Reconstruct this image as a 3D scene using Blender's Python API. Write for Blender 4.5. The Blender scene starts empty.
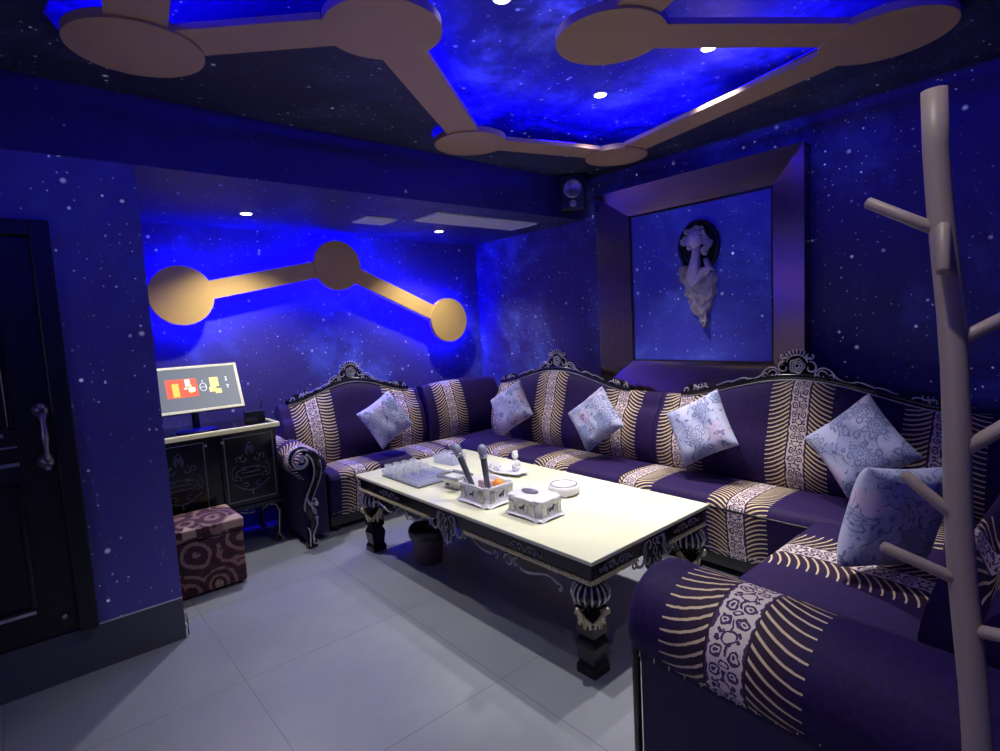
import bpy, bmesh, math, random
from mathutils import Vector, Matrix
random.seed(7)
PI = math.pi
COL = bpy.context.scene.collection
D = bpy.data

# ------------------------------------------------------------------ objects
def put(o, parent=None):
    COL.objects.link(o)
    if parent: o.parent = parent
    return o
def tag(o, label=None, cat=None, group=None, kind=None):
    if label: o['label'] = label
    if cat: o['category'] = cat
    if group: o['group'] = group
    if kind: o['kind'] = kind
    return o
def thing(name, label, cat, loc=(0,0,0), rz=0, group=None):
    o = put(D.objects.new(name, None)); o.empty_display_size = .05
    o.location = loc; o.rotation_euler = (0,0,rz)
    return tag(o, label, cat, group)

class MB:
    """collects shapes, then links them as one mesh object"""
    def __init__(s):
        s.b = bmesh.new(); s.uv = None
    def quad(s, vs, sm=True):
        try:
            f = s.b.faces.new(vs); f.smooth = sm; return f
        except ValueError: return None
    def box(s, x0,x1,y0,y1,z0,z1, bev=0, M=None, seg=2):
        t = bmesh.new()
        bmesh.ops.create_cube(t, size=1)
        for v in t.verts:
            v.co = Vector(((x0+x1)/2+v.co.x*(x1-x0), (y0+y1)/2+v.co.y*(y1-y0), (z0+z1)/2+v.co.z*(z1-z0)))
        if bev: bmesh.ops.bevel(t, geom=t.edges[:], offset=bev, segments=seg, affect='EDGES', profile=.5)
        if M: bmesh.ops.transform(t, matrix=M, verts=t.verts)
        s.merge(t, smooth=False); return s
    def merge(s, t, smooth=True):
        m = D.meshes.new('t'); t.to_mesh(m); t.free()
        for p in m.polygons: p.use_smooth = smooth
        s.b.from_mesh(m); D.meshes.remove(m)
    def grid(s, fn, nu, nv, cu=False, cv=False, sm=True, caps=False):
        V = [[s.b.verts.new(fn(i/(nu if cu else nu-1), j/(nv if cv else nv-1))) for j in range(nv)] for i in range(nu)]
        for i in range(nu if cu else nu-1):
            for j in range(nv if cv else nv-1):
                s.quad([V[i][j], V[(i+1)%nu][j], V[(i+1)%nu][(j+1)%nv], V[i][(j+1)%nv]], sm)
        return V
    def lathe(s, prof, n=24, c=(0,0,0), M=None, cap=True, sm=True):
        """prof list of (r,z)"""
        V = []
        for r,z in prof:
            row = []
            for k in range(n):
                a = 2*PI*k/n; p = Vector((c[0]+r*math.cos(a), c[1]+r*math.sin(a), c[2]+z))
                if M: p = M @ p
                row.append(s.b.verts.new(p))
            V.append(row)
        for i in range(len(V)-1):
            for k in range(n):
                s.quad([V[i][k], V[i][(k+1)%n], V[i+1][(k+1)%n], V[i+1][k]], sm)
        if cap:
            s.quad(V[0][::-1], False); s.quad(V[-1], False)
        return s
    def tube(s, pts, r, n=6, closed=False, flat=1.0, up=None):
        """r number or list; sweeps a round section"""
        pts = [Vector(p) for p in pts]; N = len(pts)
        R = r if isinstance(r,(list,tuple)) else [r]*N
        rings = []; ref = Vector(up) if up else None
        for i,p in enumerate(pts):
            a = pts[(i-1)%N] if (closed or i>0) else p
            c = pts[(i+1)%N] if (closed or i<N-1) else p
            t = (c-a)
            t = t.normalized() if t.length>1e-9 else Vector((0,0,1))
            if ref is None:
                ref = t.orthogonal().normalized()
            u = (ref - t*ref.dot(t))
            u = u.normalized() if u.length>1e-6 else t.orthogonal().normalized()
            if not up: ref = u
            w = t.cross(u)
            rings.append([s.b.verts.new(p + (u*math.cos(2*PI*k/n)*flat + w*math.sin(2*PI*k/n))*R[i]) for k in range(n)])
        for i in range(N if closed else N-1):
            A,B = rings[i], rings[(i+1)%N]
            for k in range(n): s.quad([A[k],A[(k+1)%n],B[(k+1)%n],B[k]])
        if not closed:
            s.quad(rings[0][::-1]); s.quad(rings[-1])
        return s
    def ball(s, c, r, sx=1, sy=1, sz=1, seg=10):
        def f(u,v):
            a = 2*PI*u; b = PI*(v*.998+.001)
            return Vector((c[0]+r*sx*math.sin(b)*math.cos(a), c[1]+r*sy*math.sin(b)*math.sin(a), c[2]+r*sz*math.cos(b)))
        s.grid(f, seg, max(5,seg//2+1), cu=True); return s
    def prism(s, poly, M, h, sm=False):
        """poly 2D list, extruded by h along local z of M"""
        A = [s.b.verts.new(M @ Vector((x,y,0))) for x,y in poly]
        B = [s.b.verts.new(M @ Vector((x,y,h))) for x,y in poly]
        s.quad(A[::-1], False); s.quad(B, False)
        n = len(A)
        for i in range(n): s.quad([A[i],A[(i+1)%n],B[(i+1)%n],B[i]], sm)
        return s
    def build(s, name, mat, parent=None, kind=None, label=None, uvf=None):
        b = s.b
        b.normal_update()
        bmesh.ops.recalc_face_normals(b, faces=b.faces[:])
        me = D.meshes.new(name); b.to_mesh(me); b.free()
        me.materials.append(mat)
        if uvf:
            l = me.uv_layers.new(name='UVMap')
            for p in me.polygons:
                for li in p.loop_indices:
                    l.data[li].uv = uvf(me.vertices[me.loops[li].vertex_index].co, p)
        o = put(D.objects.new(name, me), parent)
        if kind: o['kind'] = kind
        if label: o['label'] = label
        return o

def basis(o, ex, ez):
    """matrix whose x is ex, y is ez, z the normal"""
    ex = Vector(ex).normalized(); ez = Vector(ez).normalized(); n = ex.cross(ez)
    M = Matrix.Identity(4)
    for i in range(3):
        M[i][0]=ex[i]; M[i][1]=ez[i]; M[i][2]=n[i]; M[i][3]=o[i]
    return M
def spiral(cx, cy, r0, r1, a0, a1, n=18):
    return [(cx+(r0+(r1-r0)*t/n)*math.cos(a0+(a1-a0)*t/n), cy+(r0+(r1-r0)*t/n)*math.sin(a0+(a1-a0)*t/n)) for t in range(n+1)]
def bez(p0,p1,p2,p3,n=12):
    o=[]
    for i in range(n+1):
        t=i/n; q=1-t
        o.append((q**3*p0[0]+3*q*q*t*p1[0]+3*q*t*t*p2[0]+t**3*p3[0], q**3*p0[1]+3*q*q*t*p1[1]+3*q*t*t*p2[1]+t**3*p3[1]))
    return o
def scurve(x0,z0,x1,z1,h=.04,r=.014):
    """an S scroll with a curl at each end"""
    dx=x1-x0; sg = 1 if dx>0 else -1
    m = bez((x0,z0+r),(x0+dx*.3,z0+h+r),(x1-dx*.3,z1-h),(x1,z1),14)
    c0 = spiral(x0, z0, r*.35, r, PI/2-sg*PI*1.6, PI/2, 12)
    c1 = spiral(x1, z1+r*sg*0+r, r, r*.35, -PI/2, -PI/2+sg*PI*1.6, 12)
    return c0+m+c1
def on(M, pts, off=0):
    return [M @ Vector((p[0],p[1],off)) for p in pts]

# ------------------------------------------------------------------ node materials
class E:
    def __init__(s, nt, sock): s.nt=nt; s.s=sock
    def _m(s, op, *a):
        n=s.nt.nodes.new('ShaderNodeMath'); n.operation=op
        for i,x in enumerate((s,)+a):
            if isinstance(x,E): s.nt.links.new(x.s, n.inputs[i])
            else: n.inputs[i].default_value=x
        return E(s.nt, n.outputs[0])
    def __add__(s,o): return s._m('ADD',o)
    __radd__=__add__
    def __mul__(s,o): return s._m('MULTIPLY',o)
    __rmul__=__mul__
    def __sub__(s,o): return s._m('SUBTRACT',o)
    def __rsub__(s,o): return (s*-1)+o
    def __truediv__(s,o): return s._m('DIVIDE',o)
    def abs(s): return s._m('ABSOLUTE')
    def fract(s): return s._m('FRACT')
    def sin(s): return s._m('SINE')
    def pow(s,p): return s._m('POWER',p)
    def lt(s,o): return s._m('LESS_THAN',o)
    def gt(s,o): return s._m('GREATER_THAN',o)
    def max(s,o): return s._m('MAXIMUM',o)
    def min(s,o): return s._m('MINIMUM',o)
    def sqrt(s): return s._m('SQRT')
    def smooth(s,a,b,inv=False):
        n=s.nt.nodes.new('ShaderNodeMapRange'); n.interpolation_type='SMOOTHSTEP'
        s.nt.links.new(s.s,n.inputs[0]); n.inputs[1].default_value=a; n.inputs[2].default_value=b
        n.inputs[3].default_value=1. if inv else 0.; n.inputs[4].default_value=0. if inv else 1.
        return E(s.nt,n.outputs[0])
class Mat:
    def __init__(s, name, base=(.5,.5,.5), rough=.5, metal=0, **kw):
        s.m=D.materials.new(name); s.m.use_nodes=True; s.nt=s.m.node_tree
        s.p=s.nt.nodes['Principled BSDF']
        s.p.inputs['Base Color'].default_value=(*base,1); s.p.inputs['Roughness'].default_value=rough
        s.p.inputs['Metallic'].default_value=metal
        for k,v in kw.items():
            s.p.inputs[k.replace('_',' ')].default_value=v
    def n(s,t): return s.nt.nodes.new('ShaderNode'+t)
    def coord(s,kind='Object',scale=(1,1,1),loc=(0,0,0)):
        c=s.n('TexCoord'); m=s.n('Mapping'); s.nt.links.new(c.outputs[kind],m.inputs[0])
        m.inputs['Scale'].default_value=scale; m.inputs['Location'].default_value=loc
        return m.outputs[0]
    def uv(s):
        c=s.n('UVMap'); x=s.n('SeparateXYZ'); s.nt.links.new(c.outputs[0],x.inputs[0])
        return E(s.nt,x.outputs[0]),E(s.nt,x.outputs[1])
    def xyz(s,vec):
        x=s.n('SeparateXYZ'); s.nt.links.new(vec,x.inputs[0]); return [E(s.nt,o) for o in x.outputs]
    def noise(s,vec,scale,detail=3,rough=.5,dist=0):
        n=s.n('TexNoise'); 
        if vec: s.nt.links.new(vec,n.inputs['Vector'])
        n.inputs['Scale'].default_value=scale; n.inputs['Detail'].default_value=detail
        n.inputs['Roughness'].default_value=rough; n.inputs['Distortion'].default_value=dist
        return E(s.nt,n.outputs[0]), n.outputs[1]
    def vor(s,vec,scale,feature='F1',dim='3D'):
        n=s.n('TexVoronoi'); n.feature=feature; n.voronoi_dimensions=dim; s.last=n
        if vec: s.nt.links.new(vec,n.inputs['Vector'])
        n.inputs['Scale'].default_value=scale
        return E(s.nt,n.outputs['Distance']), (n.outputs['Color'] if feature!='DISTANCE_TO_EDGE' else None)
    def mix(s,f,a,b):
        n=s.n('Mix'); n.data_type='RGBA'
        if isinstance(f,E): s.nt.links.new(f.s,n.inputs[0])
        else: n.inputs[0].default_value=f
        for i,x in ((6,a),(7,b)):
            if isinstance(x,tuple): n.inputs[i].default_value=(*x,1)
            else: s.nt.links.new(x,n.inputs[i])
        return n.outputs[2]
    def base(s,sock): s.nt.links.new(sock,s.p.inputs['Base Color']); return s
    def set(s,inp,x):
        s.nt.links.new(x.s if isinstance(x,E) else x, s.p.inputs[inp]); return s
    def bump(s,h,strength=.3,dist=.01):
        b=s.n('Bump'); b.inputs['Strength'].default_value=strength; b.inputs['Distance'].default_value=dist
        s.nt.links.new(h.s,b.inputs['Height']); s.nt.links.new(b.outputs[0],s.p.inputs['Normal']); return s

def star_mat(name, deep, neb, nebcol, dens=1., emis=.35, off=(0,0,0), ax=(0,1)):
    m=Mat(name, rough=.55); x_=m.xyz(m.coord(loc=off)); cb=m.n('CombineXYZ')
    m.nt.links.new(x_[ax[0]].s,cb.inputs[0]); m.nt.links.new(x_[ax[1]].s,cb.inputs[1]); v=cb.outputs[0]
    f,_=m.noise(v,.9,6,.62,.6); g,_=m.noise(v,3.2,6,.65,.4)
    n=(f.smooth(.42,.68)*g.smooth(.30,.68))*neb
    col=m.mix(n,deep,nebcol)
    tot=None
    for sc,th,r0,br in ((5.,.45,.040,1.),(12,.55,.075,.9),(24,.70,.11,.7)):
        d,c=m.vor(v,sc,dim='2D'); cs=m.n('SeparateColor'); m.nt.links.new(c,cs.inputs[0])
        R=E(m.nt,cs.outputs[0]); G=E(m.nt,cs.outputs[1])
        clump=f.smooth(.42,.62)*.6+g.smooth(.45,.6)*.6
        st=((d/(G*r0+.025)).smooth(.35,1.,True))*(R.gt(1-(1-th)*dens))*(br)*(G*.6+.4)
        st=st*(clump+.18).min(1.)
        tot=st if tot is None else tot.max(st)
    # a few soft blurry big stars
    d,c=m.vor(v,2.6,dim='2D'); cs=m.n('SeparateColor'); m.nt.links.new(c,cs.inputs[0])
    tot=tot.max(d.smooth(.0,.045,True)*(E(m.nt,cs.outputs[0]).gt(.5))*.5)
    tot=tot.min(1.)
    col=m.mix(tot,col,(.75,.82,1.))
    m.base(col)
    m.nt.links.new(m.mix(tot,(0,0,0),(.55,.62,1.)),m.p.inputs['Emission Color'])
    m.p.inputs['Emission Strength'].default_value=emis
    return m.m

def fabric_mat(name, sp, bw, reach, lw=1.):
    """velvet with stripes: UV.x = metres from the stripe centre, UV.y = metres along it"""
    m=Mat(name, rough=.7); u,v0=m.uv(); dn,_=m.noise(m.coord(),38,2); u=u+(dn-.5)*(bw*.10); v=v0+(dn-.5)*(bw*.10); a=u.abs()
    cream=(.72,.60,.55); gold=(.70,.54,.34)
    nz,_=m.noise(m.coord(),60,3)
    purple=m.mix(nz.smooth(.3,.7),(.013,.0035,.048),(.022,.006,.072))
    brown=(.030,.012,.035)
    # feathered lines
    t=((a-bw)/reach).max(0.).min(1.)
    vv=v+((1.-t).pow(2.2))*(reach*.42)
    w=(1.-t)*.22+.17
    fr=(vv/sp).fract()
    line=((fr-.5).abs()).lt(w*(.62*lw))
    tip=(((vv/sp)._m('FLOOR')*37.7).sin().abs())*.10+.88
    inf=(a.gt(bw*1.10))*(t.lt(tip))
    c=m.mix((t.lt(1.))*(t.smooth(.35,1.,True)),purple,brown)
    c=m.mix(line*inf,c,gold)
    # damask band
    dn2,dc2=m.noise(m.coord(loc=(3,1,4)),26,2); b=((v+(dn2-.5)*(bw*.55))/(bw*2.6)).fract(); x=((u+(dn-.5)*(bw*.45)).abs())/bw
    fb=(b-.5).abs()*2.
    r1=(((x-.46)*(x-.46)+(fb-.36)*(fb-.36)*1.5).sqrt()-.26).abs().lt(.065)
    r2=((x*x+(fb-1.)*(fb-1.)*2.2).sqrt()-.38).abs().lt(.06)
    r3=((x*x+fb*fb*5.).sqrt()-.25).abs().lt(.07)
    st=(x.lt(.07))*(fb.gt(.28))*(fb.lt(.8))
    lf=((x-.55).abs()+(fb-.86).abs()*1.3).lt(.17)
    dot=((x-.46)*(x-.46)+(fb-.36)*(fb-.36)*1.5).sqrt().lt(.10)
    ed=(x.gt(.90))
    orn=r1.max(r2).max(r3).max(st).max(lf).max(dot).max(ed)
    band=m.mix(orn,cream,(.07,.035,.11))
    c=m.mix(a.lt(bw),c,band)
    m.base(c)
    m.p.inputs['Sheen Weight'].default_value=.06; m.p.inputs['Sheen Tint'].default_value=(.45,.35,.9,1)
    m.p.inputs['Specular IOR Level'].default_value=.25
    m.bump(nz,.15,.002)
    return m.m

def cushion_mat(name, off):
    m=Mat(name, rough=.75); v=m.coord(loc=off)
    f,fc=m.noise(v,9,3,.5)
    w=m.n('VectorMath'); w.operation='MULTIPLY_ADD'
    m.nt.links.new(fc,w.inputs[0]); w.inputs[1].default_value=(.05,.05,.02); m.nt.links.new(v,w.inputs[2]); wv=w.outputs[0]
    d,c=m.vor(wv,7.0,dim='2D'); vn=m.last
    sb_=m.n('VectorMath'); sb_.operation='SUBTRACT'; m.nt.links.new(wv,sb_.inputs[0]); m.nt.links.new(vn.outputs['Position'],sb_.inputs[1])
    px=m.xyz(sb_.outputs[0]); th_=px[1]._m('ARCTAN2',px[0])
    cs=m.n('SeparateColor'); m.nt.links.new(c,cs.inputs[0]); R=E(m.nt,cs.outputs[0]); G=E(m.nt,cs.outputs[1])
    rr=d/((th_*6.+R*6.).sin()*.10+.40)
    fl=G.gt(.30); inn=rr.lt(1.0)
    pet=(((rr*3.).fract()-.5).abs().lt(.14))*inn*fl
    ray=((th_*6.+R*6.).sin().abs().lt(.22))*inn*fl*(rr.gt(.35))
    f2,_=m.noise(wv,10,2,.5); iso=(((f2*7.).fract()-.5).abs().lt(.10))*(1.-inn*fl)*(f.gt(.47))
    blot=(f.smooth(.46,.62))*.55
    col=m.mix(blot,(.46,.46,.66),(.20,.24,.47))
    col=m.mix(((1.-fl)*inn).min(1.)*.9,col,(.52,.42,.60))
    col=m.mix(inn*fl*(R.gt(.5))*.45,col,(.14,.20,.40))
    col=m.mix((pet.max(ray).max(iso))*.8,col,(.07,.09,.24))
    m.base(col); m.p.inputs['Sheen Weight'].default_value=.2
    m.bump(f,.2,.004)
    return m.m

def simple(name, c, r=.5, metal=0, bump=None, var=.12, **kw):
    """procedural: slight noise in colour"""
    m=Mat(name, rough=r, metal=metal, **kw); nz,_=m.noise(m.coord(), bump or 8,4)
    c2=tuple(x*(1-var) for x in c); c1=tuple(min(1,x*(1+var)) for x in c)
    m.base(m.mix(nz,c2,c1)); return m.m
def emit(name,c,s):
    m=Mat(name,base=c); m.p.inputs['Emission Color'].default_value=(*c,1); m.p.inputs['Emission Strength'].default_value=s
    return m.m

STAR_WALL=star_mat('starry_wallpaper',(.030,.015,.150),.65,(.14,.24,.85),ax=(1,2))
STAR_DOOR=star_mat('starry_wallpaper_pillar',(.095,.075,.34),.5,(.10,.20,.62),off=(1.3,0,.4),ax=(0,2))  # paper colour raised to stand in for light on the pillar
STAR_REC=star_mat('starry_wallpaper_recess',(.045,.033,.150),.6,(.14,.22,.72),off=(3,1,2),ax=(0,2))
STAR_CEIL=star_mat('starry_ceiling',(.018,.016,.060),.5,(.08,.12,.35),.7,.25,off=(1,5,0))
STAR_TRAY=star_mat('starry_ceiling_tray',(.030,.032,.080),1.3,(.30,.40,.60),1.,.6,off=(2,2,2))
STAR_PANEL=star_mat('starry_panel',(.055,.055,.55),1.,(.12,.22,1.),1.,.5,off=(0,7,3),ax=(0,2))
STAR_BEAM=star_mat('starry_beam',(.022,.014,.130),.2,(.06,.08,.4),.15,.2,off=(9,1,1),ax=(0,2))
FAB=fabric_mat('striped_velvet',.0265,.05,.135)
FAB2=fabric_mat('striped_velvet_large',.036,.055,.165,.66)
VELVET=simple('plain_velvet',(.012,.0045,.050),.75,0,40,Sheen_Weight=.1)
CUSH=[cushion_mat('floral_cushion_%s'%c,(i*1.3,i*.7,0)) for i,c in enumerate('abcdef')]
BLACK=simple('black_lacquer',(.010,.008,.012),.18,0,6)
BLACKM=simple('black_matte',(.006,.0055,.007),.42)
SILVER=simple('antique_silver',(.62,.58,.62),.30,.85,30,.3)
SILVERD=simple('dull_silver',(.34,.31,.36),.38,.8,30,.35)
GOLD=simple('pale_gold',(.72,.64,.38),.38,.45,20,.2)
GOLDP=simple('gold_board',(.74,.47,.15),.42,.35,5,.08)
GOLDC=simple('gold_board_ceiling',(.44,.28,.19),.5,.1,5,.08)
PORC=simple('white_porcelain',(.75,.73,.80),.2,0,12,.05)
MOSA=Mat('mirror_mosaic',rough=.25,metal=.6); _d,_c=MOSA.vor(MOSA.coord(),140); MOSA.base(MOSA.mix(_d.smooth(.1,.6),(.16,.17,.17),(.50,.52,.52))); MOSA=MOSA.m
INK=simple('black_ink',(.02,.02,.03),.4)
WHITE=simple('white_paint',(.6,.6,.64),.5)
ORANGE=simple('orange_peel',(.9,.28,.03),.45,0,60)
WOODM=Mat('pale_beech',rough=.45); _x=WOODM.noise(WOODM.coord(scale=(14,14,1.6)),3,4)[0]; WOODM.base(WOODM.mix(_x,(.34,.26,.22),(.44,.34,.28))); WOODM=WOODM.m
GLASS=Mat('clear_glass',base=(.86,.88,1.),rough=.04,Transmission_Weight=.0,Alpha=.30,Specular_IOR_Level=1.0).m
ACRY=Mat('bluish_acrylic',base=(.66,.68,.98),rough=.08,Alpha=.30,Specular_IOR_Level=1.0).m
BRONZE=Mat('brushed_bronze',rough=.25,metal=1.,Anisotropic=.6); _x=BRONZE.noise(BRONZE.coord(scale=(1,1,60)),4,3)[0]; BRONZE.base(BRONZE.mix(_x,(.36,.26,.17),(.50,.38,.27))); BRONZE.bump(_x,.05,.002); BRONZE=BRONZE.m
# table top: glossy cream marble
_m=Mat('cream_marble',rough=.16); _a=_m.noise(_m.coord(),2.2,8,.6,1.2)[0]; _m.base(_m.mix(_a.smooth(.3,.75),(.76,.75,.54),(.88,.87,.68))); MARBLE=_m.m
# floor tiles
_m=Mat('grey_floor_tile',rough=.32); _v=_m.coord(); _X=_m.xyz(_v)
_jx=(((_X[0]+.20+8)/.8).fract()-.5).abs().gt(.4972); _jy=(((_X[1]-1.715+8)/.8).fract()-.5).abs().gt(.4972)
_a=_m.noise(_v,1.3,5,.6)[0]; _c=_m.mix(_a.smooth(.3,.7),(.23,.24,.28),(.29,.30,.34)); _m.base(_m.mix(_jx.max(_jy),_c,(.17,.17,.19)))
_b=_m.noise(_v,5,4)[0]; _m.set('Roughness',_b*.12+.30); FLOOR=_m.m
# stone plinth
PLINTH=simple('grey_stone',(.075,.075,.095),.45,0,4)
# ottoman fabric
_m=Mat('baroque_medallion_cloth',rough=.7); _v=_m.coord(); _n0,_nc=_m.noise(_v,7,3); _w=_m.n('VectorMath'); _w.operation='MULTIPLY_ADD'; _m.nt.links.new(_nc,_w.inputs[0]); _w.inputs[1].default_value=(.045,.045,.045); _m.nt.links.new(_v,_w.inputs[2]); _d,_c=_m.vor(_w.outputs[0],5.6); _n,_=_m.noise(_v,22,3)
_ring=((_d*26.).sin()).gt(.35); _e,_=_m.vor(_v,30,'DISTANCE_TO_EDGE')
_cc=_m.mix(_n.smooth(.4,.6),(.038,.007,.013),(.075,.016,.024)); _cc=_m.mix(_ring*_n.smooth(.28,.46),_cc,(.30,.16,.13)); _cc=_m.mix((_d.lt(.16))*(_e.gt(.05)),_cc,(.46,.30,.21)); _P=_m.xyz(_v); _cor=((_P[0].abs()+_P[1].abs()).gt(.262))*(_P[2].gt(.36))*((_P[0]-_P[1]*.5).gt(-.05)); _cc=_m.mix(_cor,_cc,(.50,.34,.24)); _m.base(_cc); OTTO=_m.m
TAN=simple('tan_cloth',(.50,.34,.24),.7,0,40,.3)
BLUE=emit('blue_led',(.004,.0,1.),120.)
BLUEW=emit('blue_led_wall',(.003,.0,1.),330.)
LAMPW=emit('lamp_white',(1.,.97,.92),30.)
VENT=simple('vent_white',(.92,.92,.95),.5)

# ------------------------------------------------------------------ measures (metres; camera stands above the origin)
XR=3.69; YB=4.56; YD=3.109; ZB=2.33; ZC=2.65; ZT=2.86; XL=-2.2; YN=-1.6; XP=.49
def slab(name, *a, mat, bev=0):
    b=MB(); b.box(*a, bev=bev); o=b.build(name,mat); o['kind']='structure'; return o
slab('floor',XL-.1,XR+.1,YN-.1,YB+.1,-.1,0,mat=FLOOR)
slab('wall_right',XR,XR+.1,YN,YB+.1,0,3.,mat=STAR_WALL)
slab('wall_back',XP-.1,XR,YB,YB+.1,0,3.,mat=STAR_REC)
slab('wall_recess_left',XP-.12,XP,YD+.12,YB,0,ZB+.3,mat=STAR_REC)
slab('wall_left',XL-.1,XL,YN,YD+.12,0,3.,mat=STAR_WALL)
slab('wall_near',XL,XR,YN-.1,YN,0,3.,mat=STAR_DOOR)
# the door wall, built around the door opening
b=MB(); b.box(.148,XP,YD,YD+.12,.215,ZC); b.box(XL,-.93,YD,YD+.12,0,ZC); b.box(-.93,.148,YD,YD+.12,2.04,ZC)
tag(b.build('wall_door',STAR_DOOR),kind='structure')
slab('ceiling_recess',XP,XR,YD,YB,ZB,3.,mat=STAR_CEIL)
# beam face is its own lining so it can carry the plain dark paper
slab('trim_beam',XL,XR,YD-.004,YD,ZB,ZC,mat=STAR_BEAM)
slab('baseboard_door',XL,XP,YD-.003,YD+.12,0,.215,mat=PLINTH)
slab('trim_plinth_edge',.148,XP,YD-.006,YD-.003,.212,.219,mat=WHITE)

# star ceiling with a sunken tray: polygon hole
def corner_arc(v,prev,nxt,r,n=9):
    v=Vector(v);p=Vector(prev);q=Vector(nxt)
    a0=math.atan2(*(p-v).yx); a1=math.atan2(*(q-v).yx)
    # go round the outside of the bend (anticlockwise from prev to next for a clockwise ring)
    while a1<a0: a1+=2*PI
    ex=.45
    return [(v.x+r*math.cos(a0+ex+(a1-a0-2*ex)*i/(n-1)), v.y+r*math.sin(a0+ex+(a1-a0-2*ex)*i/(n-1))) for i in range(n)]
_A,_B,_C,_D,_E,_G=(.44,2.475),(1.113,1.839),(2.185,2.665),(3.18,2.36),(2.80,.72),(.30,1.45)
def arc_out(v,prev,nxt,r,n=9):
    A=corner_arc(v,prev,nxt,r,n); B=corner_arc(v,nxt,prev,r,n)[::-1]
    c=Vector((1.6,1.2)); f=lambda L: sum((Vector(x)-c).length for x in L)
    return A if f(A)>f(B) else B
HOLE=arc_out(_A,_G,_B,.265)+[(1.16,1.80)]+arc_out(_C,_B,_D,.25)+arc_out(_D,_C,_E,.225)+[(2.82,.76),(2.6,-.9),(-.5,-.9),(-.5,1.0),(.0,1.5)]
bm=bmesh.new()
outer=[(XL,YN),(XR,YN),(XR,YD),(XL,YD)]
vo=[bm.verts.new((x,y,ZC)) for x,y in outer]; vi=[bm.verts.new((x,y,ZC)) for x,y in HOLE]
es=[bm.edges.new((vo[i],vo[(i+1)%4])) for i in range(4)]+[bm.edges.new((vi[i],vi[(i+1)%len(vi)])) for i in range(len(vi))]
bmesh.ops.triangle_fill(bm,use_beauty=True,use_dissolve=False,edges=es,normal=(0,0,-1))
r=bmesh.ops.extrude_face_region(bm,geom=bm.faces[:])
for v in r['geom']:
    if isinstance(v,bmesh.types.BMVert): v.co.z+=.03
b=MB(); b.merge(bm,False); tag(b.build('ceiling',STAR_CEIL),kind='structure')
slab('ceiling_tray',XL,XR,YN,YD,ZT,3.,mat=STAR_TRAY)
# strips of blue LED lying on the lip of the tray
def offs(poly,d):
    o=[]; n=len(poly)
    for i in range(n):
        p=Vector(poly[i-1]);q=Vector(poly[i]);s=Vector(poly[(i+1)%n])
        a=(q-p).normalized(); c=(s-q).normalized()
        na=Vector((a.y,-a.x)); nc=Vector((c.y,-c.x)); m=(na+nc).normalized()
        o.append(q+m*d/max(.3,m.dot(na)))
    return o
ar=sum(HOLE[i][0]*HOLE[(i+1)%len(HOLE)][1]-HOLE[(i+1)%len(HOLE)][0]*HOLE[i][1] for i in range(len(HOLE)))
LIP=offs(HOLE,-.05 if ar<0 else .05)
b=MB(); b.tube([(p.x,p.y,ZC+.046) for p in LIP],.008,6,closed=True)
tag(b.build('led_strip',BLUE),'blue light strip lying behind the lip of the sunken ceiling','light strip')

# ------------------------------------------------------------------ constellation boards
def board_disc(bm_, c, r, M, h, n=56):
    bm_.prism([(c[0]+r*math.cos(2*PI*k/n), c[1]+r*math.sin(2*PI*k/n)) for k in range(n)], M, h, sm=False)
def bar_poly(p,q,w,t0,t1):
    p=Vector(p);q=Vector(q); d=(q-p).normalized(); n=Vector((-d.y,d.x))*w/2
    a=p+d*t0; c=q-d*t1
    return [tuple(a+n),tuple(c+n),tuple(c-n),tuple(a-n)]
DISCS=dict(A=(.44,2.475,.225),B=(1.113,1.839,.215),C=(2.165,2.665,.215),D=(3.18,2.36,.205),E=(2.80,.72,.24),F=(1.86,1.388,.215),G=(.30,1.45,.22),H=(1.55,.62,.21))
DN=dict(A='at the far left above the door wall',B='second along the chain from the door side',C='smaller looking, over the recess beam',D='over the corner of the metal wall frame',E='dim, at the far right near the coat rack side',F='hanging inside the tray beside the lamps',G='nearest the camera on the left',H='nearest the camera in the middle')
TH=.032
con=thing('constellation_panel','linked gold discs and bars of a constellation hung under the starry ceiling','ceiling decoration',(1.8,1.8,2.58))
def Mz(z): 
    M=Matrix.Identity(4); M[2][3]=z; return M
inv=Matrix.Translation((-1.8,-1.8,-2.58))
for k,(x,y,r) in DISCS.items():
    b=MB(); board_disc(b,(x,y),r,inv@Mz(2.58),TH); o=b.build('disc',GOLDC,con)
for p,q in ('AB','BC','CD','DE','EF','GA','FH'):
    P=DISCS[p];Q=DISCS[q]
    b=MB(); b.prism(bar_poly(P[:2],Q[:2],.185,P[2]*.92,Q[2]*.92),inv@Mz(2.590),TH-.008); b.build('bar',GOLDC,con)
# standoffs + led above the discs
for k,(x,y,r) in DISCS.items():
    b=MB(); b.lathe([(.03,0),(.03,.039 if k in 'ABCDEG' else .249)],10,(x-1.8,y-1.8,TH-.002)); b.build('spacer',BLACKM,con)
for k,(x,y,r) in DISCS.items():
    if k not in 'FH': continue
    rr=r-.07; z=TH+.012
    b=MB(); b.tube([(x-1.8+rr*math.cos(2*PI*i/28),y-1.8+rr*math.sin(2*PI*i/28),z) for i in range(28)],.005,5,closed=True); b.build('light_strip',BLUE,con,label='blue glowing strip above the disc')

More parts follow.
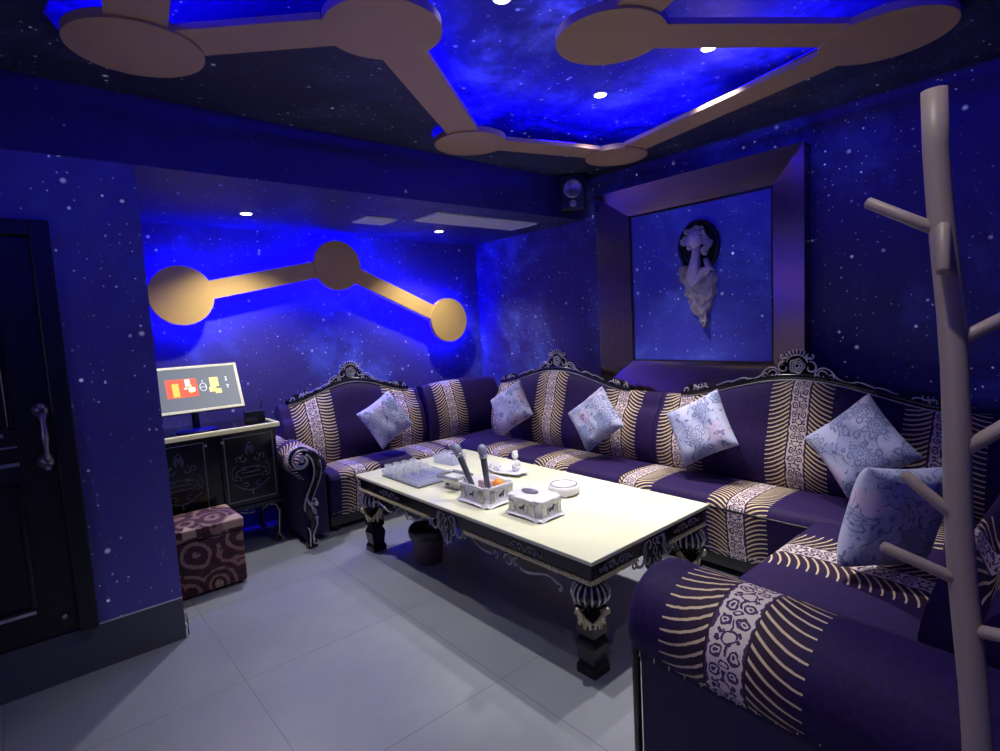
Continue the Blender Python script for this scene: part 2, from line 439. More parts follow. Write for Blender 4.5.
wc=thing('constellation_panel','three gold discs joined by two bars glowing blue on the recess wall','wall decoration',(2.08,4.40,1.8))
Mw=Matrix.Translation((-2.08,-4.40,-1.8))@basis((0,4.45,0),(1,0,0),(0,0,1))  # normal = x cross z = -y
WD=[(.895,1.815,.208),(2.075,2.056,.205),(3.185,1.562,.21)]
for x,z,r in WD:
    b=MB(); board_disc(b,(x,z),r,Mw,.05); b.build('disc',GOLDP,wc)
for i in range(2):
    P,Q=WD[i],WD[i+1]
    b=MB(); b.prism(bar_poly(P[:2],Q[:2],.135,P[2]*.95,Q[2]*.95),Mw,.036); b.build('bar',GOLDP,wc)
for x,z,r in WD: 
    b=MB(); b.prism([(x+.04*math.cos(k),z+.04*math.sin(k)) for k in [i*PI/4 for i in range(8)]],Mw@Matrix.Translation((0,0,-.109)),.109); b.build('wall_mount',BLACKM,wc)
for x,z,r in WD:
    b=MB(); b.tube([Mw@Vector((x+(r-.03)*math.cos(2*PI*i/28),z+(r-.03)*math.sin(2*PI*i/28),-.02)) for i in range(28)],.007,5,closed=True); b.build('light_strip',BLUEW,wc,label='blue glowing strip behind the disc')
for i in range(2):
    P,Q=WD[i],WD[i+1]
    for w in (.08,):
        pl=bar_poly(P[:2],Q[:2],w,.25,.25)
        for qq in ((pl[0],pl[1]),(pl[3],pl[2])):
            b=MB(); b.tube(on(Mw,qq,-.02),.006,5); b.build('light_strip',BLUEW,wc,label='blue glowing strip behind the bar')

# ------------------------------------------------------------------ lamps and vents in the ceilings
def downlight(x,y,z,label,power,spot=1.75,vis=True):
    t=thing('ceiling_light',label,'ceiling light',(x,y,z),0,'round recessed downlights')
    b=MB(); b.lathe([(.028,-.002),(.030,-.006),(.042,-.006),(.046,-.001),(.046,.0)],24,cap=False); b.build('rim',WHITE,t)
    b=MB(); b.lathe([(.0345,-.0075),(.0345,-.0055)],20); b.build('lens',LAMPW,t)
    l=D.lights.new('downlight_lamp','SPOT'); l.energy=power; l.spot_size=spot; l.spot_blend=.85; l.shadow_soft_size=.03; l.color=(1.,.97,.93)
    o=put(D.objects.new('bulb',l),t); o.location=(0,0,-.03)
downlight(1.238,3.956,ZB,'round downlight glowing in the recess ceiling above the cabinet',85,2.1)
downlight(2.852,4.015,ZB,'round downlight glowing in the recess ceiling beside the long vent',75,2.1)
downlight(2.83,1.50,ZT,'round downlight in the ceiling tray under the short gold bar',165,1.3)
downlight(2.825,2.20,ZT,'round downlight in the ceiling tray nearest the corner of the gold chain',165,1.3)
downlight(1.672,1.797,ZT,'round downlight at the top edge of the picture in the tray',125,1.6)
downlight(.35,.35,ZT,'round downlight in the tray behind the camera',38)
def vent(x0,x1,y0,y1,label,n,along):
    t=thing('ceiling_vent',label,'vent',((x0+x1)/2,(y0+y1)/2,ZB))
    w=(x1-x0)/2;h=(y1-y0)/2
    b=MB(); f=.022
    b.box(-w,w,-h,-h+f,-.012,0); b.box(-w,w,h-f,h,-.012,0); b.box(-w,-w+f,-h+f,h-f,-.012,0); b.box(w-f,w,-h+f,h-f,-.012,0)
    b.build('frame',VENT,t)
    b=MB()
    for i in range(n):
        y=-h+f+(i+.5)*(2*h-2*f)/n
        b.box(-w+f,w-f,y-.0045,y+.0045,-.010,-.003,M=None)
    b.build('louvre',VENT,t)
vent(1.99,2.25,3.70,3.93,'small square white air vent in the recess ceiling',9,0)
vent(2.38,3.40,3.36,3.68,'long white air vent in the recess ceiling',14,0)

# corner loudspeaker
t=thing('wall_speaker','small black loudspeaker high in the corner left of the metal frame','speaker',(3.46,3.0,2.50),math.radians(-50))
b=MB(); b.box(-.10,.10,-.07,.07,-.14,.14,.012); b.build('case',BLACKM,t)
b=MB(); b.lathe([(.0,0),(.045,.004),(.06,.012),(.07,.012),(.075,0)],24,M=Matrix.Translation((0,-.071,.03))@Matrix.Rotation(PI/2,4,'X'),cap=False); b.build('cone',SILVERD,t)
b=MB(); b.lathe([(.0,0),(.02,.006),(.028,0)],16,M=Matrix.Translation((0,-.071,-.085))@Matrix.Rotation(PI/2,4,'X'),cap=False); b.build('tweeter',SILVERD,t)
b=MB(); b.tube([(0,.06,0),(0,.12,.0),(.0,.17,.06)],.014,8); b.tube([(0,.17,.06),(0,.17,.15)],.012,8); b.build('bracket',BLACKM,t)

# ------------------------------------------------------------------ door
t=tag(put(D.objects.new('door_1',None)),kind='structure'); t.location=(-.40,YD-.03,.22)
def L(x,y,z): return (x+.40,y-YD+.03,z-.22)
def lbox(b,x0,x1,y0,y1,z0,z1,bev=0):
    p=L(x0,y0,z0);q=L(x1,y1,z1); b.box(p[0],q[0],p[1],q[1],p[2],q[2],bev)
b=MB(); lbox(b,-.87,.075,YD+.0,YD+.05,.225,1.975); b.build('door_slab',BLACKM,t)
b=MB(); lbox(b,.075,.148,YD-.035,YD+.12,.215,2.04,.006); lbox(b,-.93,-.87,YD-.035,YD+.12,.215,2.04,.006); lbox(b,-.87,.075,YD-.035,YD+.12,1.975,2.04,.006); b.build('door_frame',BLACKM,t)
for z0,z1 in ((1.16,1.86),(.36,.93)):
    b=MB()
    X0,X1=-.76,-.055
    for k,(x0,x1,a0,a1) in enumerate(((X0,X1,z0,z0+.02),(X0,X1,z1-.02,z1),(X0,X0+.02,z0,z1),(X1-.02,X1,z0,z1))):
        lbox(b,x0,x1,YD-.014,YD,a0,a1,.005)
    b.build('panel_moulding',BLACK,t)
b=MB(); lbox(b,-.80,-.05,YD-.008,YD,1.005,1.02); lbox(b,-.80,-.05,YD-.008,YD,1.085,1.092); lbox(b,-.76,-.06,YD-.018,YD-.013,.352,.366); lbox(b,-.80,-.09,YD-.014,YD-.008,1.135,1.15)
b.build('silver_inlay',SILVER,t)
b=MB()
c=L(.043,YD-.012,1.235); b.lathe([(.034,0),(.034,.008),(.022,.016),(.01,.03)],16,M=Matrix.Translation(c)@Matrix.Rotation(PI/2,4,'X'))
c=L(.041,YD-.012,1.01); b.lathe([(.034,0),(.034,.008),(.022,.016),(.01,.03)],16,M=Matrix.Translation(c)@Matrix.Rotation(PI/2,4,'X'))
hz=[1.235,1.215,1.18,1.15,1.12,1.09,1.06,1.03,1.01]
b.tube([L(.043,YD-.03-.035*math.sin(PI*i/8)**.6,z) for i,z in enumerate(hz)],[.012,.016,.009,.011,.014,.011,.009,.016,.012],8)
b.ball(L(.043,YD-.045,1.255),.016); b.ball(L(.041,YD-.04,.985),.014)
o=b.build('door_handle',SILVERD,t)
b=MB(); b.ball(L(.03,YD-.01,.30),.014); b.build('door_bolt',SILVERD,t)

# cable clip at the pillar foot
t=thing('cable_clip','small white cable clip at the foot of the starry pillar','clip',(XP+.004,YD+.012,.04))
b=MB(); b.box(-.004,.008,-.012,.012,-.0,.028,.003); b.build('lower_clip',WHITE,t)
b=MB(); b.box(-.004,.006,-.010,.010,.05,.095,.003); b.build('upper_clip',WHITE,t)
b=MB(); b.tube([(0.010,0,-.035),(.011,.002,.02),(.008,0,.06),(.004,0,.10)],.003,5); b.build('cable',BLACKM,t)

# ------------------------------------------------------------------ metal wall frame with starry panel and relief
t=thing('wall_frame','wide brushed bronze metal frame round a starry panel','wall frame',(XR,2.1,1.7),-PI/2)
# local: x -> world -Y ; y -> world +X ; front is -y
def rng(y0,y1,z0,z1): return [(2.1-y1,z0-1.7),(2.1-y0,z0-1.7),(2.1-y0,z1-1.7),(2.1-y1,z1-1.7)]
O=rng(1.32,2.885,.925,2.47); I=rng(1.525,2.607,1.155,2.27)
names=('bottom_rail','right_stile','top_rail','left_stile')
for k in range(4):
    k2=(k+1)%4; b=MB()
    def P(q,d): return b.b.verts.new(Vector((q[0],-d,q[1])))
    oa,ob,ia,ib=O[k],O[k2],I[k],I[k2]
    g=.0015
    v=[P(oa,.10),P(ob,.10),P(ib,.045),P(ia,.045),P(oa,0.002),P(ob,0.002),P(ib,0.002),P(ia,0.002)]
    for q in ((0,1,2,3),(4,5,1,0),(5,6,2,1),(6,7,3,2),(7,4,0,3),(7,6,5,4)): b.quad([v[i] for i in q],False)
    b.build(names[k],BRONZE,t)
b=MB(); b.box(I[0][0]+.002,I[1][0]-.002,-.03,-.003,I[0][1]+.002,I[2][1]-.002); b.build('starry_panel',STAR_PANEL,t)
b=MB()
for (x0,x1,z0,z1) in ((I[0][0],I[0][0]+.012,I[0][1],I[2][1]),(I[1][0]-.012,I[1][0],I[0][1],I[2][1]),(I[0][0],I[1][0],I[2][1]-.014,I[2][1]),(I[0][0],I[1][0],I[0][1],I[0][1]+.008)):
    b.box(x0,x1,-.043,-.030,z0,z1)
b.build('inner_edge',BLACKM,t)

# relief : maiden with curls inside a dark ring, feathered train below
RELS=simple('grey_plaster',(.34,.30,.40),.6,0,30,.35); RELP=simple('lilac_plaster',(.48,.42,.62),.55,0,20,.1)
t=thing('wall_relief','grey carved figurine in a dark ring hung on the starry panel','wall sculpture',(XR-.032,2.03,1.75),-PI/2)
b=MB()
b.tube([(.14*math.cos(2*PI*i/36),-.012,.215+.165*math.sin(2*PI*i/36)) for i in range(36)],.018,8,closed=True)
b.tube([(.113*math.cos(2*PI*i/36),-.012,.215+.138*math.sin(2*PI*i/36)) for i in range(36)],.009,6,closed=True)
b.build('ring',BLACK,t)
b=MB(); b.prism([(.12*math.cos(2*PI*i/30),.215+.145*math.sin(2*PI*i/30)) for i in range(30)],basis((0,-.001,0),(1,0,0),(0,0,1)),.006); b.build('ring_plate',BLACKM,t)
b=MB()  # head, neck, shoulder
b.ball((-.010,-.045,.262),.062,.85,.75,1.1,16)      # head tilted
b.ball((-.045,-.075,.235),.014,1,1,1.6,8)           # nose and cheek
b.ball((-.040,-.066,.205),.022,1,.9,.8,8)
b.tube([(-.005,-.03,.24),(-.01,-.035,.15),(-.02,-.035,.08),(-.03,-.03,.0),(-.035,-.02,-.05)],[.034,.040,.054,.070,.040],12,flat=.75)
b.tube([(.06,-.03,.12),(.085,-.035,.06),(.06,-.04,.02),(.0,-.04,-.02)],[.018,.026,.02,.012],8)
b.build('figure_bust',RELP,t)
b=MB()
rs=random.Random(3)
for i in range(34):
    a=rs.uniform(-.9,PI+.4); rr=rs.uniform(.045,.105); cx=.012+rr*math.cos(a); cz=.235+rr*1.1*math.sin(a)
    b.tube([(cx+p[0],-.045-.02*rs.random(),cz+p[1]) for p in spiral(0,0,.024,.006,rs.uniform(0,6),rs.uniform(7,11),10)],.0085,5)
b.build('figure_hair',RELS,t)
# train: a leaf-shaped body with wavy relief, edged with curls
def half(sv):   # left and right limits of the train at height parameter 0..1
    l=-.155+.0*sv; 
    L_=[(-.150,.0),(-.150,.12),(-.125,.30),(-.095,.50),(-.060,.66),(-.010,.80),(.015,.90),(.020,1.0)]
    R_=[(.050,.0),(.115,.10),(.130,.25),(.120,.42),(.095,.58),(.070,.72),(.060,.88),(.050,1.0)]
    def ip(T):
        for k in range(len(T)-1):
            if sv<=T[k+1][1]: return lerp(T[k][0],T[k+1][0],(sv-T[k][1])/(T[k+1][1]-T[k][1]))
        return T[-1][0]
    return ip(L_),ip(R_)
def lerp(a,b,t): return a+(b-a)*t
b=MB()
def tr(u,v):
    l,r_=half(v); q=2*u-1
    x=lerp(l,r_,u)+.010*math.sin(v*26+u*3); z=.075-.43*v+ .045*math.sin(PI*u)*(1-v)*-.6
    y=-.004-(.040*(1-q*q)**.6)-(.010*math.sin(u*17+5*math.sin(v*7)))*(1-q*q)-.006*math.sin(v*40+u*6)*(1-q*q)
    return Vector((x,y,z))
b.grid(tr,26,44)
def tr2(u,v):
    p=tr(u,v); return Vector((p.x,-.001,p.z))
b.grid(tr2,26,44)
b.build('draped_train',RELS,t)
b=MB()
for i in range(30):
    v=rs.random()**1.1*.93; l,r_=half(v); side=rs.random()
    x=l+.026 if side<.42 else (r_-.026 if side<.7 else rs.uniform(l+.03,r_-.02)); z=.065-.43*v
    sp_=spiral(0,0,.022,.005,rs.uniform(0,6),rs.uniform(6.5,10),10)
    y=-.028 if side<.7 else -.046
    b.tube([(x+p[0],y,z+p[1]*1.2) for p in sp_],.007,5)
b.build('feather_curls',RELS,t)
b=MB(); b.tube([(-.06,-.045,-.02),(-.02,-.060,-.055),(.02,-.062,-.02),(.05,-.060,.045),(.09,-.05,.06),(.125,-.03,.035)],[.010,.020,.022,.018,.014,.008],8); b.build('sash',RELP,t)

# ------------------------------------------------------------------ sofas
def nearest(x, cs): 
    return min(cs, key=lambda c: abs(x-c))
def lerp(a,b,t): return a+(b-a)*t
def prof_uv(prof, n=6):
    """resample 2D polyline smoothly (Catmull-Rom) -> points with arc length"""
    P=[Vector(p) for p in prof]; out=[]
    for i in range(len(P)-1):
        p0=P[max(0,i-1)];p1=P[i];p2=P[i+1];p3=P[min(len(P)-1,i+2)]
        for k in range(n):
            t=k/n
            out.append(.5*((2*p1)+(p2-p0)*t+(2*p0-5*p1+4*p2-p3)*t*t+(3*p1-p0-3*p2+p3)*t**3))
    out.append(P[-1]); ln=[0]
    for i in range(1,len(out)): ln.append(ln[-1]+(out[i]-out[i-1]).length)
    return out,ln
def fabric_sheet(name, x0,x1, fn, stripes, mat, parent, step=.02, n_p=60, label=None, caps=True):
    """fn(x)->list of (y,z) and lengths ; stripes = centres"""
    nx=max(2,int(round((x1-x0)/step))); b=MB(); rows=[]; 
    lay=b.b.loops.layers.uv.new('UVMap')
    vl=[]
    for i in range(nx+1):
        x=x0+(x1-x0)*i/nx; pts,ln=fn(x)
        rows.append([b.b.verts.new((x,p[0],p[1])) for p in pts]); vl.append((x,ln))
    m=len(rows[0])
    for i in range(nx):
        xc=(vl[i][0]+vl[i+1][0])/2; c=nearest(xc,stripes) if stripes else 99
        for j in range(m-1):
            f=b.b.faces.new([rows[i][j],rows[i+1][j],rows[i+1][j+1],rows[i][j+1]]); f.smooth=True
            for l,(ii,jj) in zip(f.loops,((i,j),(i+1,j),(i+1,j+1),(i,j+1))):
                l[lay].uv=(vl[ii][0]-c, vl[ii][1][jj])
    if caps:
        for row,rev in ((rows[0],False),(rows[-1],True)):
            f=b.b.faces.new(row if rev else row[::-1]); f.smooth=False
            for l in f.loops: l[lay].uv=(9,0)
    bmesh.ops.recalc_face_normals(b.b,faces=b.b.faces[:])
    me=D.meshes.new(name); b.b.to_mesh(me); b.b.free(); me.materials.append(mat)
    o=put(D.objects.new(name,me),parent)
    if label: o['label']=label
    return o

def crest(parent, xc, hw, zend, ztop, yb, tilt=.0):
    """black carved rail with silver scrollwork following the arch of the back"""
    def zz(x):
        q=abs(x-xc)/hw
        return zend+(ztop-zend)*(.5+.5*math.cos(PI*min(1,q)))**.85
    rail=MB(); n=44
    P=[(xc-hw+2*hw*i/n) for i in range(n+1)]
    def rp(u,v):
        x=xc-hw+2*hw*u; a=2*PI*v
        return Vector((x, yb+.030*math.cos(a), zz(x)+.012+.026*math.sin(a)))
    rail.grid(rp,n+1,10,cv=True)
    # silhouette plates: medallion, shoulders, end clusters
    M=basis((xc,yb+.012,0),(1,0,0),(0,0,1))
    def plate(pts): rail.prism(pts,M,.028)
    z0=ztop+.015; OS=1.28
    plate([(.062*OS*math.cos(a)*1.0, z0+.062+.066*OS*math.sin(a)) for a in [2*PI*i/28 for i in range(28)]])
    for s in (-1,1):
        up=[(s*(.05+.17*k/8), zz(xc+s*(.05+.17*k/8))+.02+.055*math.sin(PI*(k/8)**.6)*(1-.45*k/8)+.012) for k in range(9)]
        lo=[(s*(.05+.17*k/8), zz(xc+s*(.05+.17*k/8))+.0) for k in range(8,-1,-1)]
        plate((up+lo) if s<0 else (up+lo)[::-1])
        e=hw-.02
        up=[(s*(e-.16+.16*k/8), zz(xc+s*(e-.16+.16*k/8))+.02+.035*abs(math.sin(PI*k/4+.5))+.012) for k in range(9)]
        lo=[(s*(e-.16+.16*k/8), zz(xc+s*(e-.16+.16*k/8))-.01) for k in range(8,-1,-1)]
        plate((up+lo) if s<0 else (up+lo)[::-1])
    ro=rail.build('crest_rail',BLACK,parent)
    bd=MB(); bd.tube([(x,yb-.026,zz(x)-.006+.0015*math.sin(x*400)) for x in [xc-hw+2*hw*i/160 for i in range(161)]],.0036,5); bd.build('beading',SILVER,ro)
    s_=MB(); F=basis((xc,yb-.022,0),(1,0,0),(0,0,1))
    def t2(pts,r=.0042): s_.tube(on(F,pts),r,5)
    # shell fan and rose
    def t3(pts,r=.0042): s_.tube(on(F,[(x*OS,z0+(y-z0)*OS) for x,y in pts]),r,5)
    t2_=t2; t2=t3
    for k in range(9):
        a=math.radians(25+130*k/8)
        t2([(.040*math.cos(a),z0+.062+.034*math.sin(a)),(.066*math.cos(a),z0+.062+.062*math.sin(a))],[.003,.0052])
    t2([(.046*math.cos(a),z0+.058+.040*math.sin(a)) for a in [math.radians(10+160*i/14) for i in range(15)]],.003)
    for r_ in (.031,.021,.011):
        t2([(r_*(1+.10*math.cos(5*a))*math.cos(a),z0+.048+r_*(1+.10*math.cos(5*a))*math.sin(a)) for a in [2*PI*i/24 for i in range(25)]],.0042)
    s_.ball(F@Vector((0,z0+.048,0)),.008,seg=8)
    for s in (-1,1):
        t2=t3; t2([(s*x,y+z0) for x,y in spiral(.058,.040,.030,.010,PI*.55,-PI*1.1,16)],.0045)
        t2([(s*x,y+z0) for x,y in spiral(.062,.095,.004,.022,PI*2.4,PI*.9,14)],.0045)
        t2([(s*x,y+z0) for x,y in bez((.012,.004),(.04,-.012),(.07,-.004),(.09,.012))],.0045)
        t2=t2_
        def hug(ps): return [(s*x, zz(xc+s*x)+y) for x,y in ps]
        t2(hug(bez((.095,.02),(.10,.085),(.17,.095),(.20,.045))+bez((.20,.045),(.215,.02),(.26,.018),(.30,.03))),.0045)
        t2(hug(spiral(.135,.035,.030,.008,PI*.1,PI*1.9,14)),.004)
        t2(hug(spiral(.185,.030,.018,.005,PI*.9,-PI*.8,12)),.004)
        # leaf sprigs along the rail
        for q in (.45,.58):
            x=hw*q
            t2(hug(bez((x-.05,.028),(x-.02,.055),(x+.03,.03),(x+.06,.034),8)),.004)
            t2(hug(bez((x-.03,.022),(x,.012),(x+.02,.03),(x+.045,.018),8)),.0035)
        e=hw-.03
        t2(hug(spiral(e-.015,.030,.028,.007,-PI*.5,PI*1.3,16)),.0048)
        t2(hug(spiral(e-.075,.034,.024,.006,PI*1.4,-PI*.3,14)),.0045)
        t2(hug(bez((e-.17,.026),(e-.14,.065),(e-.11,.02),(e-.09,.05))),.0045)
        t2(hug(bez((e+.01,.004),(e+.02,-.02),(e-.02,-.03),(e-.05,-.015))),.004)
        for q in range(3): t2(hug([(e-.12+.02*q,.03),(e-.125+.022*q,.062)]),.0035)
    s_.build('carved_scrollwork',SILVER,ro,label='silver highlighted scrolls, shell and rose')
    return zz

def sofa(label, x, y, rz, W0, W1, depth, xc, hw, zend, ztop, sb, ss, group=None, mat=FAB, capback=True, seat_z=.45, crested=True, back0=None, back1=None, bo=0):
    """local x along the width, y from the front edge towards the back"""
    t=thing('sofa_section',label,'sofa',(x,y,0),rz,group)
    k=depth/.78
    sp=[(.03,.12),(.012,.20),(.0,.30),(-.008,.375),(.004,.425),(.035,.455),(.10,seat_z+.014),(.22,seat_z+.018),(.40,seat_z+.008),(.56*k+bo,seat_z-.01)]
    spts,sl=prof_uv(sp,4); 
    spts=[tuple(p) for p in spts]+[(.56*k+bo,.12)]; sl=sl+[sl[-1]+.3]
    fabric_sheet('seat',W0,W1,lambda x_:(spts,sl),ss,mat,t)
    b=MB(); b.box(W0+.01,W1-.01,.05,.70*k,.045,.12); b.build('base_frame',BLACK,t)
    b=MB(); b.tube([(W0,-.006,.405),(W1,-.006,.405)],.0055,6); b.build('seat_piping',BLACKM,t)
    b=MB(); n=int((W1-W0)/.045); b.tube([(W0+.02,.016,.155),(W1-.02,.016,.155)],.002,4)
    for i in range(n): b.ball((W0+.02+(W1-W0-.04)*i/max(1,n-1),.014,.155),.0055,seg=6)
    b.build('nail_trim',SILVER,t)
    for lx in (W0+.06,W1-.06):
        for ly in (.09,.64*k):
            b=MB(); b.lathe([(.028,0),(.02,.01),(.032,.03),(.026,.047)],12,(lx,ly,0)); b.build('leg',BLACK,t)
    if crested:
        def zz(x_):
            q=abs(x_-xc)/hw
            return zend+(ztop-zend)*(.5+.5*math.cos(PI*min(1,q)))**.85
    else:
        zz=lambda x_: zend+(ztop-zend)*(.5+.5*math.cos(PI*min(1,abs(x_-xc)/hw)))
    def back(x_):
        zt=zz(x_); q=[(.50*k,.40),(.435*k,.46),(.405*k,.56),(.415*k,.68),(.455*k,.80),(.50*k,zt-.10),(.535*k,zt-.03),(.575*k,zt),(.63*k,zt-.012),(.67*k,zt-.06)]
        q=[(a_+bo,c_) for a_,c_ in q]; pts,ln=prof_uv(q,4); L0=ln[-1]
        # measure v down from the top so the feathers meet the rail
        return [tuple(p) for p in pts]+[(.70*k+bo,.14),(.52*k+bo,.14)], [ (L0-v) for v in ln]+[-.5,-.8]
    fabric_sheet('backrest',back0 if back0 is not None else W0,back1 if back1 is not None else W1,back,sb,mat,t)
    if crested: crest(t,xc,hw,zend+.0,ztop+.0,.575*k)
    return t,k,zz

# right wall sections: local x -> world -Y.  world Y = y0 - x
sofa('striped purple sofa section under the bronze wall frame with two cushions',2.87,1.30,-PI/2,-.90,1.06,.78,0,.755,.945,1.085,[-1.42,-.70,.04,.70,1.4],[-.82,-.11,.62],'carved purple sofa sections along the right wall')
sofa('striped purple sofa section between the far corner and the bronze frame',2.87,3.22,-PI/2,-.735,1.015,.78,0,.74,.945,1.085,[-.66,-.02,.70],[-.24,.40,1.2,-.9],'carved purple sofa sections along the right wall')
# corner unit
t=thing('sofa_corner','plain and striped purple velvet corner seat where the two sofas meet','sofa',(2.74,3.87,0))
spts,sl=prof_uv([(.12,.12),(.11,.30),(.12,.425),(.15,.455),(.22,.464),(.40,.458),(.60,.44)],4)
spts=[tuple(p) for p in spts]+[(.60,.12)]; sl=sl+[sl[-1]+.3]
fabric_sheet('seat',0,.88,lambda x_:(spts,sl),[.1],FAB,t)
def cback(x_):
    zt=.965+.02*math.sin(PI*x_/.9); q=[(.36,.42),(.32,.50),(.31,.62),(.33,.74),(.37,.86),(.42,zt-.02),(.47,zt),(.52,zt-.02),(.56,zt-.08)]
    pts,ln=prof_uv(q,4); L0=ln[-1]; return [tuple(p) for p in pts]+[(.60,.14),(.44,.14)],[L0-v for v in ln]+[-.5,-.8]
fabric_sheet('backrest',.01,.88,cback,[.27],FAB,t)
b=MB(); b.box(.0,.88,.16,.60,.045,.12); b.build('base_frame',BLACK,t)
for lx in (.08,.80):
    b=MB(); b.lathe([(.028,0),(.02,.01),(.032,.03),(.026,.047)],12,(lx,.24,0)); b.build('leg',BLACK,t)
    b=MB(); b.lathe([(.028,0),(.02,.01),(.032,.03),(.026,.047)],12,(lx,.55,0)); b.build('leg',BLACK,t)

def scroll_post(parent, M):
    """carved front post in 2D (x outward to the left, y up)"""
    S=bez((.075,.665),(.15,.70),(.19,.56),(.135,.46))+bez((.135,.46),(.085,.36),(.05,.32),(.085,.24))+bez((.085,.24),(.115,.18),(.06,.12),(.075,.0))
    n=len(S); wd=[.014+.020*math.sin(PI*min(1,i/n*1.3))**1+(.012 if i<10 else 0) for i in range(n)]
    b=MB(); b.tube(on(M,S,.0),[max(.018,w) for w in wd],8,flat=1.)
    b.tube(on(M,spiral(.045,.635,.075,.028,PI*.28,PI*2.1,20),.0),[.024-.0006*i for i in range(21)],8)
    b.box(.045,.115,-.03,.03,0,.05,.008,M=M@Matrix.Rotation(0,4,'X')@Matrix(((1,0,0,0),(0,0,1,0),(0,1,0,0),(0,0,0,1))))
    o=b.build('arm_post',BLACK,parent)
    b=MB(); f=.042
    b.tube(on(M,spiral(.045,.635,.080,.018,PI*.30,PI*2.9,30),f),.0065,6)
    b.tube(on(M,spiral(.045,.635,.045,.014,PI*1.0,PI*3.0,20),f+.004),.005,5)
    b.ball(M@Vector((.045,.635,f)),.016,seg=10)
    b.tube(on(M,[(x-.030,y) for x,y in S[2:24]],.030),.006,6)
    b.tube(on(M,[(x+.022,y) for x,y in S[6:26]],.030),.004,5)
    b.tube(on(M,spiral(.105,.34,.030,.010,PI*1.0,PI*2.6,14),f),.006,5); b.ball(M@Vector((.12,.315,f)),.017,seg=8)
    b.tube(on(M,bez((.06,.40),(.05,.30),(.12,.30),(.115,.24)),f),.006,5)
    b.tube(on(M,bez((.115,.20),(.13,.14),(.06,.12),(.09,.05)),f),.006,5); b.ball(M@Vector((.115,.215,f)),.014,seg=8)
    b.tube(on(M,spiral(.10,.05,.024,.008,PI*.6,PI*2.3,14),f),.005,5)
    b.tube(on(M,bez((.045,.16),(.07,.15),(.06,.08),(.055,.02)),f),.005,5)
    b.build('silver_scrolls',SILVER,o,label='silver highlighted scroll carving')
    return o
def arm(parent, x0, x1, y0, y1, zt, ztb, mat, stripes, side=-1):
    """rolled arm along y. x0..x1 footprint, zt roll top front, ztb at back; outer side is low x"""
    xc=(x0+x1)/2; w=(x1-x0)/2
    # sweep along y; u around roll.  section in (x,z)
    def sec(yy):
        q=(yy-y0)/(y1-y0); top=lerp(zt,ztb,q); r=w*1.0
        endr=min(1,max(0,(yy-y0)/.05)); s=math.sqrt(max(0,1-(1-endr)**2)); s=.55+.45*s
        P=[]
        zc=top-r*.86
        for i in range(23):
            a=math.radians(-62+ (242+62)*i/22)
            P.append((xc+r*s*math.cos(a), zc+r*.86*s*math.sin(a)))
        return P
    nY=int((y1-y0)/.02); b=MB(); lay=b.b.loops.layers.uv.new('UVMap'); rows=[]; ys=[]
    for i in range(nY+1):
        yy=y0+(y1-y0)*i/nY; ys.append(yy); rows.append([b.b.verts.new((p[0],yy,p[1])) for p in sec(yy)])
    m=23; cl=[0]
    S0=sec((y0+y1)/2)
    for i in range(1,m): cl.append(cl[-1]+math.hypot(S0[i][0]-S0[i-1][0],S0[i][1]-S0[i-1][1]))
    for i in range(nY):
        c=nearest((ys[i]+ys[i+1])/2,stripes)
        for j in range(m-1):
            f=b.b.faces.new([rows[i][j],rows[i+1][j],rows[i+1][j+1],rows[i][j+1]]); f.smooth=True
            for l,(ii,jj) in zip(f.loops,((i,j),(i+1,j),(i+1,j+1),(i,j+1))): l[lay].uv=(ys[ii]-c,1.-cl[jj])
    for row in (rows[0],rows[-1]):
        f=b.b.faces.new(row)
        for l in f.loops: l[lay].uv=(9,0)
    bmesh.ops.recalc_face_normals(b.b,faces=b.b.faces[:])
    me=D.meshes.new('armrest'); b.b.to_mesh(me); b.b.free(); me.materials.append(mat)
    o=put(D.objects.new('armrest',me),parent)
    return o

# section 1, against the recess wall
t1,k1,zz1=sofa('striped purple velvet sofa against the recess wall with scrolled arm beside the cabinet',2.08,3.87,0,-.46,.64,.66,-.0,.545,.955,1.085,[-.37,.43],[-.20,.44],None,back0=-.62)
arm(t1,-.725,-.475,-.07,.56,.665,.72,FAB,[.115,.5])
b=MB(); b.box(-.68,-.50,-.04,.56,.05,.56,.01); b.build('arm_side',VELVET,t1)
scroll_post(t1, basis((-.745,-.10,0),(1,0,0),(0,0,1)))

# section 4, the near sofa with its back to the camera side. faces +Y : rotated by 180
t4,k4,zz4=sofa('near purple velvet sofa with thick rolled striped arm in the right foreground',2.18,1.02,PI,-.66,.50,.86,-.66,1.15,.75,.98,[.08,.80],[-.26,.6],None,mat=FAB2,crested=False,back1=.455,bo=.22)
arm(t4,.455,.83,-.03,.98,.69,.66,FAB2,[.315,1.6])
b=MB(); b.box(.54,.80,.02,.93,.05,.56,.02); b.build('arm_side',VELVET,t4)
b=MB(); b.tube([(.80,.01,.03),(.80,.01,.50),(.79,.0,.55)],.014,6); b.build('arm_frame',BLACK,t4)
b=MB()
b.tube([(.803,.03,.47),(.803,.9,.47)],.003,4)
for i in range(17): b.tube([(.803,.03+.052*i,.47),(.808,.03+.052*i,.435)],.0026,4)
b.build('fringe',GOLD,t4)
b=MB(); b.box(.76,.81,.02,.07,0,.05,.006); b.build('leg',BLACK,t4)
b=MB(); b.box(.76,.81,.86,.91,0,.05,.006); b.build('leg',BLACK,t4)

